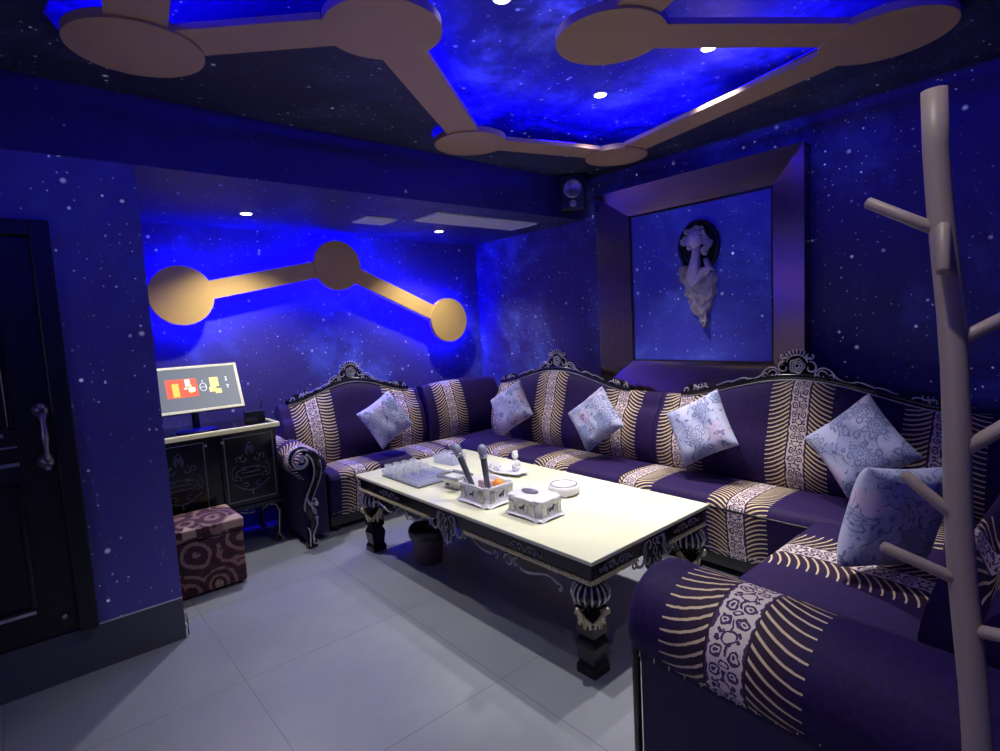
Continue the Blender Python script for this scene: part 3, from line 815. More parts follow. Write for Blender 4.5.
# ------------------------------------------------------------------ cushions
def cushion(label, loc, ex, ez, size, i, spin=PI/4, th=.075):
    """square cushion; spin turns it in its own plane"""
    M=basis((0,0,0),ex,ez)@Matrix.Rotation(spin,4,'Z')
    b=MB(); N=15; h=size/2
    def f(sg):
        def g(u,v):
            a=2*u-1;c=2*v-1
            x=a*h*(1-.10*(1-c*c)*abs(a)**2); y=c*h*(1-.10*(1-a*a)*abs(c)**2)
            z=sg*th*(max(0,(1-a**4)*(1-c**4)))**.55 + .0*a
            z+=.006*math.sin(9*a+3*c+i)*(1-a*a)*(1-c*c)
            return Vector((x,y,z))
        return g
    b.grid(f(1),N,N); b.grid(f(-1),N,N)
    bmesh.ops.remove_doubles(b.b,verts=b.b.verts[:],dist=.0005)
    for fc in b.b.faces: fc.smooth=True
    o=b.build('cushion',CUSH[i])
    o.matrix_world=Matrix.Translation(loc)@M
    tag(o,label,'cushion','floral throw cushions on the sofas')
    o.modifiers.new('sub','SUBSURF').levels=1; o.modifiers[0].render_levels=1
    return o
lean=Vector((.30,0,.95)).normalized()
def right_wall(label,y,z,size,i,spin,twist=0,x=3.145):
    ex=Vector((math.sin(twist),-math.cos(twist),0)); up=(lean-ex*lean.dot(ex)).normalized()
    cushion(label,(x,y,z),ex,up,size,i,spin)
cushion('floral cushion standing on its corner on the sofa against the recess wall',(2.21,4.035,.765),(1,-.05,.0),(0,.28,.96),.38,0,PI/4-.32)
right_wall('floral cushion on the corner section, first from the recess',3.52,.775,.38,1,PI/4-.20,.15)
right_wall('floral cushion in front of the second crest end, right of the corner one',2.60,.762,.38,2,PI/4-.10,.1)
right_wall('floral cushion at the left end of the sofa under the wall frame',1.76,.785,.40,3,PI/4-.28,.0)
right_wall('large floral cushion at the right end of the sofa under the wall frame',.90,.785,.42,4,PI/4-.02,-.15)
cushion('floral cushion tipped on the near sofa behind the coat rack',(2.46,.585,.685),Vector((.80,-.60,.06)),Vector((.34,-.30,.85)),.45,5,PI/4-.72,.10)

# ------------------------------------------------------------------ coffee table
TS=.9576; TC=(2.195*TS,2.535*TS,0); hx,hy=.487,1.075; ZT_=.487
t=thing('coffee_table','long low black carved coffee table with cream stone top','table',TC)
b=MB(); b.box(-hx,hx,-hy,hy,ZT_-.018,ZT_,.004); b.build('tabletop',MARBLE,t)
b=MB(); i1=.022
b.box(-hx+i1,hx-i1,-hy+i1,hy-i1,.395,ZT_-.018,.0)
b.box(-hx+i1-.012,hx-i1+.012,-hy+i1-.012,hy-i1+.012,ZT_-.032,ZT_-.018,.0)
b.build('apron',BLACK,t)
# rope moulding
b=MB(); rx,ry=hx-i1+.004,hy-i1+.004; zr=.392
def rope(p,q):
    p=Vector(p);q=Vector(q);n=int((q-p).length/.0035)
    pts=[]; d=(q-p).normalized(); u=Vector((0,0,1)); w=d.cross(u)
    for ph in (0,PI):
        pts=[p+(q-p)*i/n+(u*math.cos(2*PI*i*.0035/.030+ph)+w*math.sin(2*PI*i*.0035/.030+ph))*.0060 for i in range(n+1)]
        b.tube(pts,.0050,4)
rope((-rx,-ry,zr),(-rx,-.17,zr)); rope((-rx,ry,zr),(-rx,.17,zr)); rope((-rx,-ry,zr),(-.14,-ry,zr)); rope((.14,-ry,zr),(rx,-ry,zr)); rope((rx,-ry,zr),(rx,ry,zr)); rope((-rx,ry,zr),(rx,ry,zr))
b.build('rope_moulding',GOLD,t,label='pale gold twisted rope edge')
# carved appliques on the apron, per face
def apron_face(M, half):
    s_=MB(); k_=MB()
    def t2(p,r=.0036,off=0): s_.tube(on(M,p,off),r,5)
    # centre cartouche (hangs below)
    for sg in (-1,1):
        t2([(sg*x,y) for x,y in spiral(.045,.425,.034,.010,-PI*.3,PI*1.5,16)],.005)
        t2([(sg*x,y) for x,y in spiral(.055,.37,.030,.008,PI*.4,-PI*1.2,16)],.005)
        t2([(sg*x,y) for x,y in bez((.02,.46),(.07,.47),(.10,.43),(.085,.38))+bez((.085,.38),(.10,.34),(.14,.345),(.155,.385))],.006)
        t2([(sg*x,y) for x,y in spiral(.165,.375,.022,.008,PI*.6,PI*2.3,12)],.0045)
        t2([(sg*x,y) for x,y in bez((.01,.31),(.035,.30),(.05,.32),(.035,.345))],.0045)
    for q in (0,1,2): t2([(.014*math.cos(a),.44-.045*q+.018*math.sin(a)) for a in [2*PI*i/12 for i in range(13)]],.004,.004)
    t2([(0,.35),(0,.29)],.006)
    # painted sprays on the apron, both sides
    for sg in (-1,1):
        c=half*.60*sg
        for m in (-1,1):
            t2([(c+m*x,y) for x,y in spiral(.035,.428,.022,.006,PI*.9,-PI*.9,14)],.003)
            t2([(c+m*x,y) for x,y in bez((.0,.415),(.03,.455),(.08,.45),(.10,.425))+spiral(.112,.43,.012,.004,PI,PI*2.5,8)],.003)
            t2([(c+m*x,y) for x,y in spiral(.075,.418,.013,.004,0,PI*1.6,10)],.003)
        # lower scroll frieze under the rope
        x0=.20; x1=half-.17
        if x1-x0>.2:
            L_=x1-x0
            t2([(sg*(x0+L_*.0+x),y) for x,y in bez((0,.385),(L_*.10,.385),(L_*.10,.335),(L_*.28,.342))],.005)
            t2([(sg*(x0+x),y) for x,y in spiral(L_*.32,.352,.022,.007,-PI*.5,PI*1.3,12)],.0045)
            t2([(sg*(x0+x),y) for x,y in spiral(L_*.46,.345,.034,.010,PI*1.0,-PI*.9,14)],.006)
            t2([(sg*(x0+x),y) for x,y in spiral(L_*.54,.350,.024,.008,PI*.3,PI*1.9,12)],.005)
            t2([(sg*(x0+x),y) for x,y in bez((L_*.58,.335),(L_*.70,.30),(L_*.80,.385),(L_*.93,.34))+spiral(L_*.95,.322,.020,.006,PI*.8,-PI*.9,12)],.006)
            pl=[(sg*(x0+L_*q/10),.398) for q in range(11)]+[(sg*(x0+L_*q/10),.398-.045*abs(math.sin(PI*q/10*2.0+.4))-.008) for q in range(10,-1,-1)]
            k_.prism(pl if sg>0 else pl[::-1],M@Matrix.Translation((0,0,-.012)),.010)
    k_.prism([(.075*math.cos(a),.385+.085*math.sin(a)) for a in [2*PI*i/20 for i in range(20)]],M@Matrix.Translation((0,0,-.012)),.012)
    k_.build('apron_skirt',BLACK,t); s_.build('apron_carving',SILVERD,t,label='silver scroll carving')
e=i1-.003
apron_face(basis((-hx+e,0,0),(0,-1,0),(0,0,1)),hy)   # long side facing the open floor: normal (0,-1,0)x(0,0,1)=(-1,0,0)
apron_face(basis((0,-hy+e,0),(1,0,0),(0,0,1)),hx)
apron_face(basis((hx-e,0,0),(0,1,0),(0,0,1)),hy)
apron_face(basis((0,hy-e,0),(-1,0,0),(0,0,1)),hx)
for sx in (-1,1):
    for sy in (-1,1):
        cx,cy=sx*(hx-.080),sy*(hy-.080)
        b=MB()
        b.box(cx-.06,cx+.06,cy-.06,cy+.06,.375,.397)
        b.lathe([(.045,.375),(.060,.365),(.076,.345),(.080,.325),(.070,.300),(.050,.285),(.042,.278),(.050,.270),(.046,.26)],20,(cx,cy,0),cap=False)
        # square tapered lower leg with steps
        def sq(w0,w1,z0,z1):
            A=[b.b.verts.new((cx+a*w0,cy+c*w0,z0)) for a,c in ((-1,-1),(1,-1),(1,1),(-1,1))]
            B=[b.b.verts.new((cx+a*w1,cy+c*w1,z1)) for a,c in ((-1,-1),(1,-1),(1,1),(-1,1))]
            b.quad(A[::-1],False); b.quad(B,False)
            for i in range(4): b.quad([A[i],A[(i+1)%4],B[(i+1)%4],B[i]],False)
        sq(.040,.052,.255,.27); sq(.038,.040,.215,.255); sq(.050,.046,.165,.215); sq(.040,.050,.152,.165); sq(.047,.040,.135,.152); sq(.052,.047,.120,.135)
        sq(.043,.052,.05,.120); sq(.052,.043,.03,.05); sq(.052,.052,0,.03)
        lg=b.build('leg',BLACK,t)
        b=MB()
        for k in range(16):
            a=2*PI*k/16; R=[(.047,.372),(.066,.362),(.081,.343),(.084,.325),(.075,.301),(.054,.286)]
            b.tube([(cx+r*math.cos(a),cy+r*math.sin(a),z) for r,z in R],[.003,.005,.0062,.006,.005,.003],5)
        b.build('gadroon',SILVER,lg,label='silver ribs round the bulb of the leg')
        b=MB()
        for k in range(4):
            a=k*PI/2; ca,sa=math.cos(a),math.sin(a); ta=(-sa,ca)
            def lf(u,v,ca=ca,sa=sa,ta=ta):
                q=2*u-1
                wv=.047*(1-.62*v**1.3)+.004*math.sin(v*22)
                r=.044+.004+.050*v**2.2-.004*q*q+.003*math.cos(q*9)
                z=.188+.100*v+.030*(q*q)*(v)*-1+ .012*abs(q)*(1-v)
                return Vector((cx+r*ca+ta[0]*q*wv,cy+r*sa+ta[1]*q*wv,z))
            def lf2(u,v): 
                p=lf(u,v); return Vector((p.x-.006*ca,p.y-.006*sa,p.z))
            b.grid(lf,11,12); b.grid(lf2,11,12)
            b.tube([(cx+r*ca,cy+r*sa,z) for r,z in ((.052,.19),(.058,.23),(.072,.265),(.095,.285),(.100,.275))],[.004,.006,.006,.009,.004],6)
        b.build('acanthus_leaf',GOLD,lg,label='pale gold acanthus leaves')

for o in list(D.objects):
    if o.type=='MESH' and (o.parent is t or (o.parent and o.parent.parent is t)):
        o.data.transform(Matrix.Diagonal((TS,TS,.53/ZT_,1)))
# ------------------------------------------------------------------ things on the table
first_on_table=len(D.objects); before=set(D.objects)
ZZ=ZT_+.0005
def inst(label,cat,name,loc,rz=0,group=None): return thing(name,label,cat,(loc[0],loc[1],ZZ if len(loc)<3 else loc[2]),math.radians(rz),group)
# acrylic glass tray
t=inst('clear acrylic serving tray full of small glasses at the recess end of the table','tray','glass_tray',(1.955,3.20))
b=MB(); b.box(-.145,.145,-.25,.21,0,.006,.002); b.build('tray_base',BLACKM,t)
b=MB()
for x0,x1,y0,y1 in ((-.145,.145,-.25,-.245),(-.145,.145,.205,.21),(-.145,-.14,-.25,.21),(.14,.145,-.25,.21)): b.box(x0,x1,y0,y1,.006,.045)
b.build('tray_rim',ACRY,t)
# shot glasses
def glassmesh():
    b=MB(); b.lathe([(.0,0),(.021,0),(.021,.004),(.028,.074),(.0262,.074),(.0190,.010),(.0,.010)],14,cap=False)
    return b
proto=None
rowlab=['clear shot glass in the acrylic tray, in the row nearest the recess','clear shot glass in the acrylic tray, in the second row','clear shot glass in the acrylic tray, in the row next to the divided box']
for j,y in enumerate((3.375,3.30,3.225)):
    for i in range(4):
        x=1.845+.066*i
        if proto is None:
            proto=glassmesh().build('shot_glass',GLASS); o=proto
        else: o=put(proto.copy())
        o.location=(x,y,ZZ+.0065); tag(o,rowlab[j],'glass','shot glasses in the acrylic tray')
t=inst('bluish divided acrylic box at the front of the glass tray','box','divided_box',(1.945,3.06,ZZ+.0065))
b=MB(); b.box(-.125,.125,-.095,.095,0,.004)
for x in (-.123,-.04,.042,.122): b.box(x-.003,x+.003,-.095,.095,.004,.05)
for y in (-.092,0,.092): b.box(-.125,.125,y-.003,y+.003,.004,.05)
b.build('compartments',ACRY,t)
# second clear box further back
t=inst('pale blue clear box at the back of the table near the recess','box','acrylic_box',(2.34,3.34),8)
b=MB(); b.box(-.07,.07,-.10,.10,0,.004)
for x0,x1,y0,y1 in ((-.07,.07,-.10,-.096),(-.07,.07,.096,.10),(-.07,-.066,-.10,.10),(.066,.07,-.10,.10)): b.box(x0,x1,y0,y1,.004,.06)
b.build('box_body',ACRY,t)
b=MB(); b.box(-.074,.074,-.104,.104,.06,.07,.002); b.build('lid',ACRY,t)
b=MB(); b.box(-.02,.01,-.07,-.03,.0705,.073); b.build('sticker',INK,t,label='small black mark on the lid')

def porcelain_box(t, w, d, h, open_top=True):
    """scalloped rectangular porcelain box w (x) by d (y)"""
    def sec(q): # outline scaled at height
        z=h*q; fl=1+.10*(1-q)**3+.03*q**4
        return z,fl
    b=MB(); N=48
    def outline(a,fl,wav):
        # rounded rectangle by superellipse
        c,s=math.cos(a),math.sin(a); e=.28
        x=math.copysign(abs(c)**e,c)*w/2*fl; y=math.copysign(abs(s)**e,s)*d/2*fl
        return x,y
    rows=[(0.0,1.14),(.10,1.10),(.22,1.0),(.5,.975),(.88,1.0),(1.0,1.05),(1.0,.93),(.12,.90)]
    def f(u,v):
        a=2*PI*u+.001; i=min(len(rows)-1,int(round(v*(len(rows)-1)))); q,fl=rows[i]
        x,y=outline(a,fl,0); z=q*h
        if i==0: z=.012*(.5+.5*math.cos(8*a))   # wavy apron touching at feet
        if i in (5,6): z+=.004*math.cos(8*a)
        return Vector((x,y,z))
    b.grid(f,N,len(rows),cu=True)
    b.box(-w*.45,w*.45,-d*.45,d*.45,.015,.022)
    body=b.build('box_body',PORC,t)
    # mirrored corner inlays and centre emblems on the four sides
    for sx,sy,L_,dist in ((0,-1,w,d),(0,1,w,d),(-1,0,d,w),(1,0,d,w)):
        M=basis((sx*dist*.492,sy*dist*.492,0),(-sy,sx,0),(0,0,1))
        for m in (-1,1):
            c=m*L_*.30; ww=L_*.085
            b=MB(); b.prism([(c-ww,h*.28),(c+ww,h*.25),(c+ww*.8,h*.55),(c+ww,h*.82),(c-ww,h*.82),(c-ww*.8,h*.5)],M,.003); b.build('mirror_inlay',MOSA,t)
        b=MB()
        hh=h*.52
        b.prism([(-.022,hh-.002),(-.016,hh+.006),(-.004,hh+.007),(.006,hh+.010),(.010,hh+.020),(.017,hh+.022),(.024,hh+.014),(.016,hh+.012),(.014,hh-.002),(.012,hh-.013),(.008,hh-.004),(-.006,hh-.005),(-.011,hh-.013),(-.013,hh-.002),(-.020,hh-.010)],M,.003)
        b.build('emblem',INK,t)
        b=MB(); b.tube([M@Vector((L_*.17*math.cos(a),h*.50+h*.32*math.sin(a),.001)) for a in [2*PI*i/24 for i in range(24)]],.0016,4,closed=True); b.build('emblem_outline',SILVERD,t)
    return body
t=inst('white porcelain caddy with mirrored inlays holding two microphones','caddy','porcelain_caddy',(1.955,2.44),0)
porcelain_box(t,.22,.27,.112)
t=inst('white porcelain tissue box in front of the ashtray','tissue box','tissue_box',(1.975,2.065),0)
porcelain_box(t,.185,.255,.102)
b=MB()
def lidf(u,v):
    a=2*u-1;c=2*v-1
    return Vector((a*.09,c*.125,.103+.012*(1-a*a)*(1-c*c)+.004*math.sin(7*a+4*c)))
b.grid(lidf,10,10); b.build('lid',PORC,t)
b=MB(); b.prism([(.030*math.cos(a),.058*math.sin(a)+.03) for a in [2*PI*i/16 for i in range(16)]],Matrix.Translation((.0,.0,.1155)),.002); b.build('slot',SILVERD,t)
# microphones
def mic(label,p0,p1):
    p0=Vector(p0);p1=Vector(p1); d=(p1-p0); L_=d.length
    o=thing('microphone',label,'microphone',p0,0,'handheld microphones in the caddy')
    M=d.to_track_quat('Z','Y').to_matrix().to_4x4()
    b=MB(); b.lathe([(.013,0),(.0155,.004),(.0155,.05),(.0165,.10),(.019,L_-.062),(.019,L_-.055)],20,M=M); b.build('mic_body',simple('mic_grey',(.09,.10,.13),.35,.3),o)
    b=MB(); b.lathe([(.022,L_-.054),(.0245,L_-.050),(.0245,L_-.038),(.022,L_-.036)],20,M=M); b.build('mic_collar',SILVER,o)
    b=MB(); b.lathe([(.021,L_-.036),(.026,L_-.025),(.0275,L_-.008),(.024,L_+.010),(.014,L_+.022),(.003,L_+.026)],20,M=M); b.build('mic_grille',simple('mic_mesh',(.26,.28,.42),.6,.3,200),o)
mic('grey handheld microphone leaning left in the porcelain caddy',(1.925,2.50,ZZ+.024),(1.885,2.615,.782))
mic('grey handheld microphone standing upright in the porcelain caddy, right of the leaning one',(1.955,2.42,ZZ+.024),(1.940,2.440,.792))
# orange + wrapped sweets in the caddy
o=MB(); o.ball((0,0,0),.034,1,1,.85,20); o=o.build('orange_fruit',ORANGE); o.location=(1.985,2.365,ZZ+.102); tag(o,'orange fruit lying in the porcelain caddy beside the microphones','fruit')
o=MB(); o.box(-.035,.035,-.045,.045,0,.078,.01); o=o.build('snack_packet',simple('pink_packet',(.65,.45,.48),.5,0,50,.4)); o.location=(2.0,2.49,ZZ+.022); tag(o,'small pale pink packet standing in the porcelain caddy','packet')
# round ashtray
t=inst('round white porcelain ashtray right of the caddy and behind the tissue box','ashtray','ashtray',(2.32,2.17))
b=MB(); b.lathe([(.0,.012),(.06,.012),(.078,.006),(.088,.015),(.093,.035),(.086,.056),(.076,.060),(.066,.056),(.060,.030),(.0,.026)],32,cap=False); b.build('bowl',PORC,t)
b=MB(); b.tube([(.077*math.cos(a),.077*math.sin(a),.061) for a in [2*PI*i/32 for i in range(32)]],.003,5,closed=True); b.build('rim_line',SILVERD,t)
for k in range(4):
    a=PI/4+k*PI/2; b=MB(); b.ball((.075*math.cos(a),.075*math.sin(a),.011),.014,1.2,1.2,.8,8); b.build('foot',PORC,t)
# porcelain bowl box with mosaic rim
t=inst('white porcelain snack bowl with mirrored mosaic rim left of the microphones','bowl','porcelain_bowl',(1.995,2.80),4)
b=MB()
rows=[(.045,.0),(.050,.006),(.055,.03),(.072,.058),(.078,.066),(.070,.066),(.05,.04),(.0,.02)]
def f(u,v):
    a=2*PI*u; r,z=rows[min(7,int(round(v*7)))]; c,s=math.cos(a),math.sin(a); e=.5
    return Vector((math.copysign(abs(c)**e,c)*r*.95,math.copysign(abs(s)**e,s)*r*1.35,z))
b.grid(f,36,8,cu=True); b.build('bowl',PORC,t)
b=MB()
for z,s in ((.070,1.0),):
    def f(u,v):
        a=2*PI*u; c,s2=math.cos(a),math.sin(a); e=.35; r=[.080,.083,.083,.080,.066,.066][min(5,int(round(v*5)))]; zz_=[.060,.062,.080,.082,.082,.062][min(5,int(round(v*5)))]
        return Vector((math.copysign(abs(c)**e,c)*r*.95,math.copysign(abs(s2)**e,s2)*r*1.35,zz_))
    b.grid(f,40,6,cu=True)
b.build('mosaic_rim',MOSA,t)
b=MB(); M=basis((-.052,-.01,0),(0,-1,0),(0,0,1)); b.prism([(-.035,.02),(-.012,.018),(-.006,.045),(-.02,.055),(-.04,.05)],M,.003); b.build('emblem',INK,t)
# porcelain dish with figurine
t=inst('white porcelain leaf dish at the sofa side of the table','dish','porcelain_dish',(2.42,2.80),0)
b=MB()
def f(u,v):
    a=2*PI*u; r=[.0,.06,.085,.10,.094,.05,.0][min(6,int(round(v*6)))]; z=[.0,.002,.012,.024,.026,.010,.008][min(6,int(round(v*6)))]
    w=1+.06*math.cos(6*a)
    return Vector((r*w*.95*math.cos(a),r*w*1.9*math.sin(a),z))
b.grid(f,48,7,cu=True); b.build('dish',PORC,t)
t=inst('small white seated figurine on the edge of the leaf dish','figurine','white_figurine',(2.46,2.74,ZZ+.0115))
b=MB(); b.ball((0,0,.022),.028,1,1,.8,14); b.tube([(0,0,.02),(0,.0,.06),(.0,0,.08)],[.026,.02,.012],10); b.ball((0,0,.105),.023,1,1,1.05,14)
b.tube([(-.012,.0,.07),(-.03,-.01,.05),(-.02,-.02,.035)],.008,6); b.tube([(.012,.0,.07),(.03,-.012,.05),(.02,-.02,.035)],.008,6)
b.ball((-.014,0,.126),.011,seg=8); b.ball((.014,0,.128),.011,seg=8); b.ball((0,.0,.131),.010,seg=8)
b.build('figure_body',simple('figurine_white',(.85,.84,.88),.3),t)
for (x,y,s,lb) in ((2.37,2.93,1.,'white porcelain rose ornament on the leaf dish, farther one'),(2.39,2.85,.8,'white porcelain rose ornament on the leaf dish, nearer one')):
    b=MB()
    for k in range(10):
        a=k*2.4; r=.010+.0022*k
        b.ball((r*math.cos(a)*s,r*math.sin(a)*s,(.035-.0022*k)*s),.014*s,1,1,1.1,8)
    o=b.build('porcelain_rose',PORC); o.location=(x,y,ZZ+.020); tag(o,lb,'ornament')
# dark coasters by the caddy
o=MB(); o.box(-.045,.045,-.045,.045,0,.006,.002); o=o.build('coaster',simple('grey_green_card',(.20,.26,.28),.4)); o.location=(2.135,2.36,ZZ); o.rotation_euler=(0,0,.2); tag(o,'small grey green coaster lying beside the caddy','coaster')

for o in [o for o in D.objects if o not in before and o.parent is None]:
    o.location=(o.location.x*TS,o.location.y*TS,.5305+(o.location.z-ZZ)*TS); o.scale=(TS,TS,TS)
# ------------------------------------------------------------------ bin under the table
t=thing('waste_bin','small dark waste bin with a folded bag edge under the coffee table','bin',(1.86,2.95,0))
b=MB(); b.lathe([(.085,.0),(.088,.004),(.105,.20),(.112,.21),(.108,.21),(.10,.20),(.082,.01),(0,.01)],26,cap=False); b.build('bin_body',simple('brown_plastic',(.10,.065,.075),.5),t)
b=MB()
def f(u,v):
    a=2*PI*u; i=min(4,int(round(v*4))); r=[.112,.120,.124,.116,.108][i]; z=[.165,.18,.215,.235,.205][i]
    return Vector(((r+.006*math.sin(7*a))*math.cos(a),(r+.006*math.sin(7*a))*math.sin(a),z+.006*math.sin(5*a)))
b.grid(f,40,5,cu=True); b.build('bin_bag',simple('black_bag',(.03,.028,.04),.3),t)

# ------------------------------------------------------------------ cabinet, screen, box, ottoman
CX0,CX1=.50,1.335
t=thing('cabinet','black lacquer cabinet with gold edged top and silver framed doors','cabinet',((CX0+CX1)/2,4.03,0))
w=(CX1-CX0)/2
b=MB(); b.box(-w+.01,w-.01,.01,.46,.33,.865,.004); b.box(-w,w,0,.465,.30,.335,.006); b.build('cabinet_body',BLACK,t)
b=MB(); b.box(-w-.0,w+.0,-.012,.47,.865,.880,.003); b.build('cabinet_top',BLACK,t)
b=MB(); b.box(-w-.004,w+.012,-.036,-.012,.856,.890,.008); b.box(w,w+.012,-.020,.46,.856,.890,.006); b.build('gold_edge',simple('pale_gold_edge_glow',(.88,.82,.50),.3,.0,20,.12,Emission_Color=(.8,.75,.4,1),Emission_Strength=.16),t,label='pale gold edge of the top')  # weak emission stands in for lamp light catching the gold edge
def door(xa,xb):
    o=MB(); o.box(xa,xb,-.008,.01,.345,.85,.003); o=o.build('cabinet_door',BLACK,t)
    b=MB(); m=.022; f=.006
    for (x0,x1,z0,z1) in ((xa+m,xb-m,.37,.37+f),(xa+m,xb-m,.82,.82+f),(xa+m,xa+m+f,.37,.82+f),(xb-m-f,xb-m,.37,.82+f)): b.box(x0,x1,-.013,-.008,z0,z1,.001)
    b.build('door_frame_line',SILVERD,o,label='thin silver frame line')
    b=MB(); M=basis(((xa+xb)/2,-.009,.0),(1,0,0),(0,0,1))
    def t2(p,r=.0026): b.tube(on(M,p),r,4)
    for s in (-1,1):
        t2([(s*x,y) for x,y in spiral(.04,.66,.030,.006,PI*.5,-PI*1.3,14)]); t2([(s*x,y) for x,y in spiral(.075,.67,.022,.005,-PI*.4,PI*1.3,12)])
        t2([(s*x,y) for x,y in spiral(.095,.53,.026,.006,PI*1.2,-PI*.6,12)]); t2([(s*x,y) for x,y in bez((.03,.585),(.08,.60),(.11,.57),(.10,.55))])
        t2([(s*x,y) for x,y in spiral(.04,.475,.022,.005,PI*.2,PI*1.9,12)]); t2([(s*x,y) for x,y in bez((0,.44),(.05,.44),(.08,.47),(.12,.50))])
        t2([(s*x,y) for x,y in bez((.0,.775),(.03,.74),(.035,.71),(.01,.69))]); t2([(s*x,y) for x,y in bez((.10,.62),(.13,.60),(.13,.56),(.115,.52))])
    for z in (.60,.565,.535): t2([(-.06,z),(.06,z)],.003)
    for q in range(5): t2([(-.02+.01*q,.705),(-.01+.005*q,.75)],.002)
    t2([(0,.44),(0,.405)],.005)
    b.build('door_ornament',SILVERD,o,label='faint silver baroque ornament')
    return o
d1=door(-w+.02,-.045); d2=door(.03,w-.02)
for dd,x in ((d1,-.058),(d2,.043)):
    b=MB(); b.ball((x,-.02,.80),.010,seg=10); b.build('knob',SILVER,dd)
for sx in (-1,1):
    for yy in (.05,.42):
        b=MB(); x=sx*(w-.05)
        b.tube([(x,yy,.31),(x+sx*.035,yy-.01,.24),(x+sx*.025,yy,.13),(x-sx*.005,yy,.05),(x+sx*.02,yy-.01,.012)],[.032,.030,.018,.012,.016],8)
        lg=b.build('leg',BLACK,t)
        b=MB(); b.tube([(x-sx*.09,yy-.030,.275),(x-sx*.05,yy-.032,.30),(x+sx*.0,yy-.034,.285),(x+sx*.02,yy-.034,.23),(x+sx*.015,yy-.024,.14),(x+sx*.01,yy-.02,.06),(x+sx*.035,yy-.03,.015)],.005,5); b.build('silver_line',SILVER if yy<.2 else SILVERD,lg)
b=MB(); 
for s in (-1,1):
    b.tube([(s*x,-.004,y) for x,y in bez((0,.285),(.06,.26),(.10,.315),(.17,.275))],.005,5)
    b.tube([(s*x+s*.10,-.004,y) for x,y in spiral(.10,.285,.018,.005,PI,PI*2.6,10)],.004,5)
b.build('apron_carving',SILVERD,t)

# screen
t=thing('karaoke_screen','tilted touch screen with pale gold frame standing on the cabinet','screen',(.86,4.16,.882),0)
Msc=Matrix.Translation((0,.0,.29))@Matrix.Rotation(math.radians(-24),4,'X')
SW,SH=.29,.165
def sb(b,x0,x1,y0,y1,z0,z1,bev=0): b.box(x0,x1,y0,y1,z0,z1,bev,M=Msc)
b=MB(); sb(b,-SW,SW,.0,.03,-SH,SH,.004); b.build('screen_case',BLACKM,t)
b=MB(); f=.018
for a in ((-SW,SW,-.008,0,SH-f,SH),(-SW,SW,-.008,0,-SH,-SH+f),(-SW,-SW+f,-.008,0,-SH,SH),(SW-f,SW,-.008,0,-SH,SH)): sb(b,*a,.002)
b.build('screen_bezel',simple('champagne_frame_glow',(.92,.88,.68),.3,.0,Emission_Color=(.9,.85,.6,1),Emission_Strength=.22),t)  # slight emission put in so the frame looks brightly lit
m=Mat('screen_glow',rough=.15); _p=m.xyz(m.coord()); g=(_p[0]*1.2+.55).min(1.)
m.p.inputs['Base Color'].default_value=(.02,.02,.03,1); m.nt.links.new(m.mix(g,(.20,.23,.32),(.42,.45,.50)),m.p.inputs['Emission Color']); m.p.inputs['Emission Strength'].default_value=.75
b=MB(); sb(b,-SW+f,SW-f,-.003,0,-SH+f,SH-f); sc=b.build('display',m.m,t)
def pic(name,col,rects,s=1.,y=-.0045):
    b=MB()
    for x0,x1,z0,z1 in rects: sb(b,x0,x1,y,-.0032,z0,z1)
    return b.build(name,emit(name+'_light',col,s),sc)
pic('red_picture',(.75,.10,.05),[(-.165,.02,-.055,.075)],.9)
pic('yellow_picture',(.85,.50,.08),[(-.13,-.09,-.05,.045),(-.03,-.012,-.03,.03)],.9,-.0050)
pic('white_motif',(.9,.88,.75),[(-.05,-.02,.02,.07),(-.035,.005,-.02,.01),(-.06,-.04,.0,.012)],.8,-.0055)
pic('gold_motif',(.75,.62,.25),[(.10,.155,.0,.07),(.09,.135,-.035,.0),(.125,.165,-.05,-.015)],.8)
pic('menu_marks',(.75,.75,.78),[(-.235,-.215,-.02,-.014),(-.235,-.215,.0,.006),(-.235,-.215,.02,.026),(-.235,-.22,.085,.097),(.20,.213,.06,.066),(.202,.211,.035,.055),(.20,.217,-.0,.006),(.205,.211,-.02,.01)],.8)
b=MB()
b.tube([Msc@Vector((.055+.020*math.cos(a),-.0045,.005+.028*math.sin(a))) for a in [2*PI*i/16 for i in range(16)]],.0028,4,closed=True)
b.tube([Msc@Vector((.055,-.0045,.03)),Msc@Vector((.055,-.0045,.055))],.0028,4); b.tube([Msc@Vector((.039,-.0045,.005)),Msc@Vector((.071,-.0045,.005))],.0025,4)
b.build('round_icon',emit('round_icon_light',(.75,.75,.78),.8),sc)
b=MB(); b.tube([(0,.06,.20),(0,.05,.012)],.024,10); b.build('stand_neck',BLACKM,t)
b=MB(); b.lathe([(.0,.0),(.125,.0),(.128,.006),(.06,.016),(.03,.02),(0,.02)],32,(0,.05,0),cap=False); b.build('stand_base',simple('blue_lit_base',(.06,.05,.30),.2),t)  # blue light falling on the base is put into its colour
# small black box to the right of the screen
t=thing('router_box','small black device with an aerial beside the screen on the cabinet','electronic device',(1.255,4.22,.8805),math.radians(-8))
b=MB(); b.box(-.075,.055,-.06,.06,0,.085,.006); b.build('device_case',BLACKM,t)
b=MB(); b.box(-.085,-.0,-.075,-.062,.0,.05,.003); b.build('device_front',BLACK,t)
b=MB(); b.tube([(.04,.03,.08),(.055,.03,.15)],.004,6); b.build('aerial',BLACK,t)

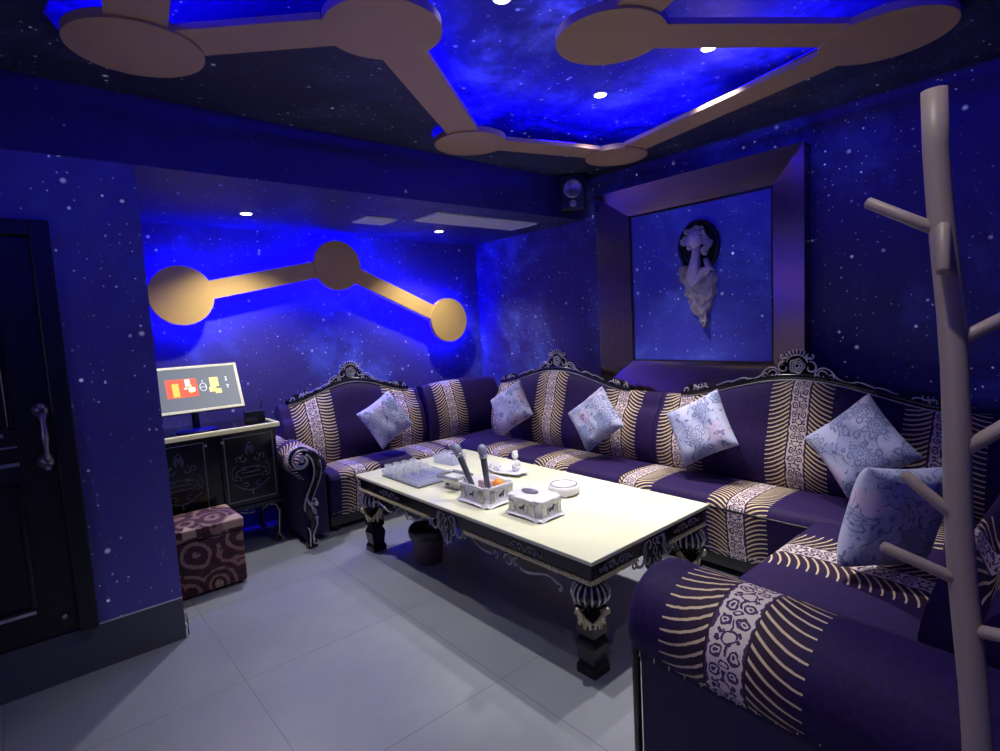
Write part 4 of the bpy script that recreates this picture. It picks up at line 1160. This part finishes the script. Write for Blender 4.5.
# ottoman
t=thing('ottoman','square dark red ottoman with beige baroque medallions beside the pillar','ottoman',(.735,3.73,0))
b=MB()
def cube_soft(b,x0,x1,y0,y1,z0,z1,bev): b.box(x0,x1,y0,y1,z0,z1,bev,seg=4)
cube_soft(b,-.185,.185,-.185,.185,.012,.335,.018)
for f_ in b.b.faces: f_.smooth=True
b.build('ottoman_body',OTTO,t)
b=MB()
def topf(u,v):
    a=2*u-1;c=2*v-1; return Vector((a*.19,c*.19,.405+.028*(1-a**4)*(1-c**4)))
b.grid(topf,12,12)
b.box(-.19,.19,-.19,.19,.338,.412,.012)
b.build('ottoman_lid',OTTO,t)
b=MB()
for sx in (-1,1):
    for sy in (-1,1): b.lathe([(.015,0),(.018,.014)],10,(sx*.15,sy*.15,0))
b.build('glide',BLACKM,t)
# ------------------------------------------------------------------ coat rack
t=thing('coat_rack','pale wooden tree coat rack with peg branches at the right edge','coat rack',(.95,.10,0))
top=Vector((0,.087,1.778)); bot=Vector((.0,-.03,0))
def on_pole(z): q=z/1.778; return bot+(top-bot)*q
b=MB(); n=24
b.tube([on_pole(1.778*i/n)+Vector((0,.003*math.sin(i*.9),0)) for i in range(n+1)],[.0200-.0052*(i/n) for i in range(n+1)],16)
b.build('pole',WOODM,t)
# branches: z at the pole, tip offset (in metres)
BR=[(1.59,(-.02,.085,.055),.013,'left'),(1.61,(-.045,-.01,-.075),.014,'f'),(1.44,(.06,-.10,.065),.014,'r'),(1.29,(.02,-.10,.09),.015,'r2'),(1.195,(-.03,.060,.065),.013,'l2'),(1.11,(-.05,.085,.045),.013,'l3'),(1.045,(-.02,-.085,.02),.014,'r3')]
for z,d,r_,_ in BR:
    b=MB(); p=on_pole(z); d=Vector(d)
    b.tube([p,p+d*.25,p+d*.98,p+d*1.0],[r_*.66,r_*.64,r_*.6,r_*.4],12); b.build('branch',WOODM,t)
for k in range(3):
    a=2*PI*k/3+.6; b=MB(); b.tube([bot+Vector((0,0,.03)),bot+Vector((.12*math.cos(a),.12*math.sin(a),.028)),bot+Vector((.20*math.cos(a),.20*math.sin(a),.016))],[.018,.017,.016],10,flat=.9); b.build('foot',WOODM,t)

# ------------------------------------------------------------------ camera
cam=D.cameras.new('camera'); co=put(D.objects.new('camera',cam)); bpy.context.scene.camera=co
f_=551.83; yaw,pit,rol=.711817,.0935672,-.0532421
cam.sensor_fit='HORIZONTAL'; cam.sensor_width=36; cam.lens=f_/1000*36; cam.clip_start=.02
f=Vector((math.sin(yaw)*math.cos(pit),math.cos(yaw)*math.cos(pit),-math.sin(pit)))
r=Vector((math.cos(yaw),-math.sin(yaw),0)); u=r.cross(f)
r2=r*math.cos(rol)+u*math.sin(rol); u2=-r*math.sin(rol)+u*math.cos(rol)
M=Matrix.Identity(4)
for i in range(3): M[i][0]=r2[i]; M[i][1]=u2[i]; M[i][2]=-f[i]
M[2][3]=1.5
co.matrix_world=M

# ------------------------------------------------------------------ room light
def area(name,loc,rot,sx,sy,e,c):
    l=D.lights.new(name,'AREA'); l.shape='RECTANGLE'; l.size=sx; l.size_y=sy; l.energy=e; l.color=c
    o=put(D.objects.new(name,l)); o.location=loc; o.rotation_euler=rot; return o
# bluish fill light added at the left wall, out of the picture
area('left_fill_light',(-2.1,1.0,1.35),(0,-PI/2,0),.9,1.6,8,(.50,.44,1.))
w=D.worlds.new('world'); bpy.context.scene.world=w; w.use_nodes=True
w.node_tree.nodes['Background'].inputs[0].default_value=(.02,.02,.08,1); w.node_tree.nodes['Background'].inputs[1].default_value=.2
sc_=bpy.context.scene
sc_.view_settings.view_transform='Standard'; sc_.view_settings.look='None'; sc_.view_settings.exposure=0
sc_.cycles.use_denoising=True
sc_.cycles.max_bounces=8; sc_.cycles.sample_clamp_indirect=3; sc_.cycles.sample_clamp_direct=12
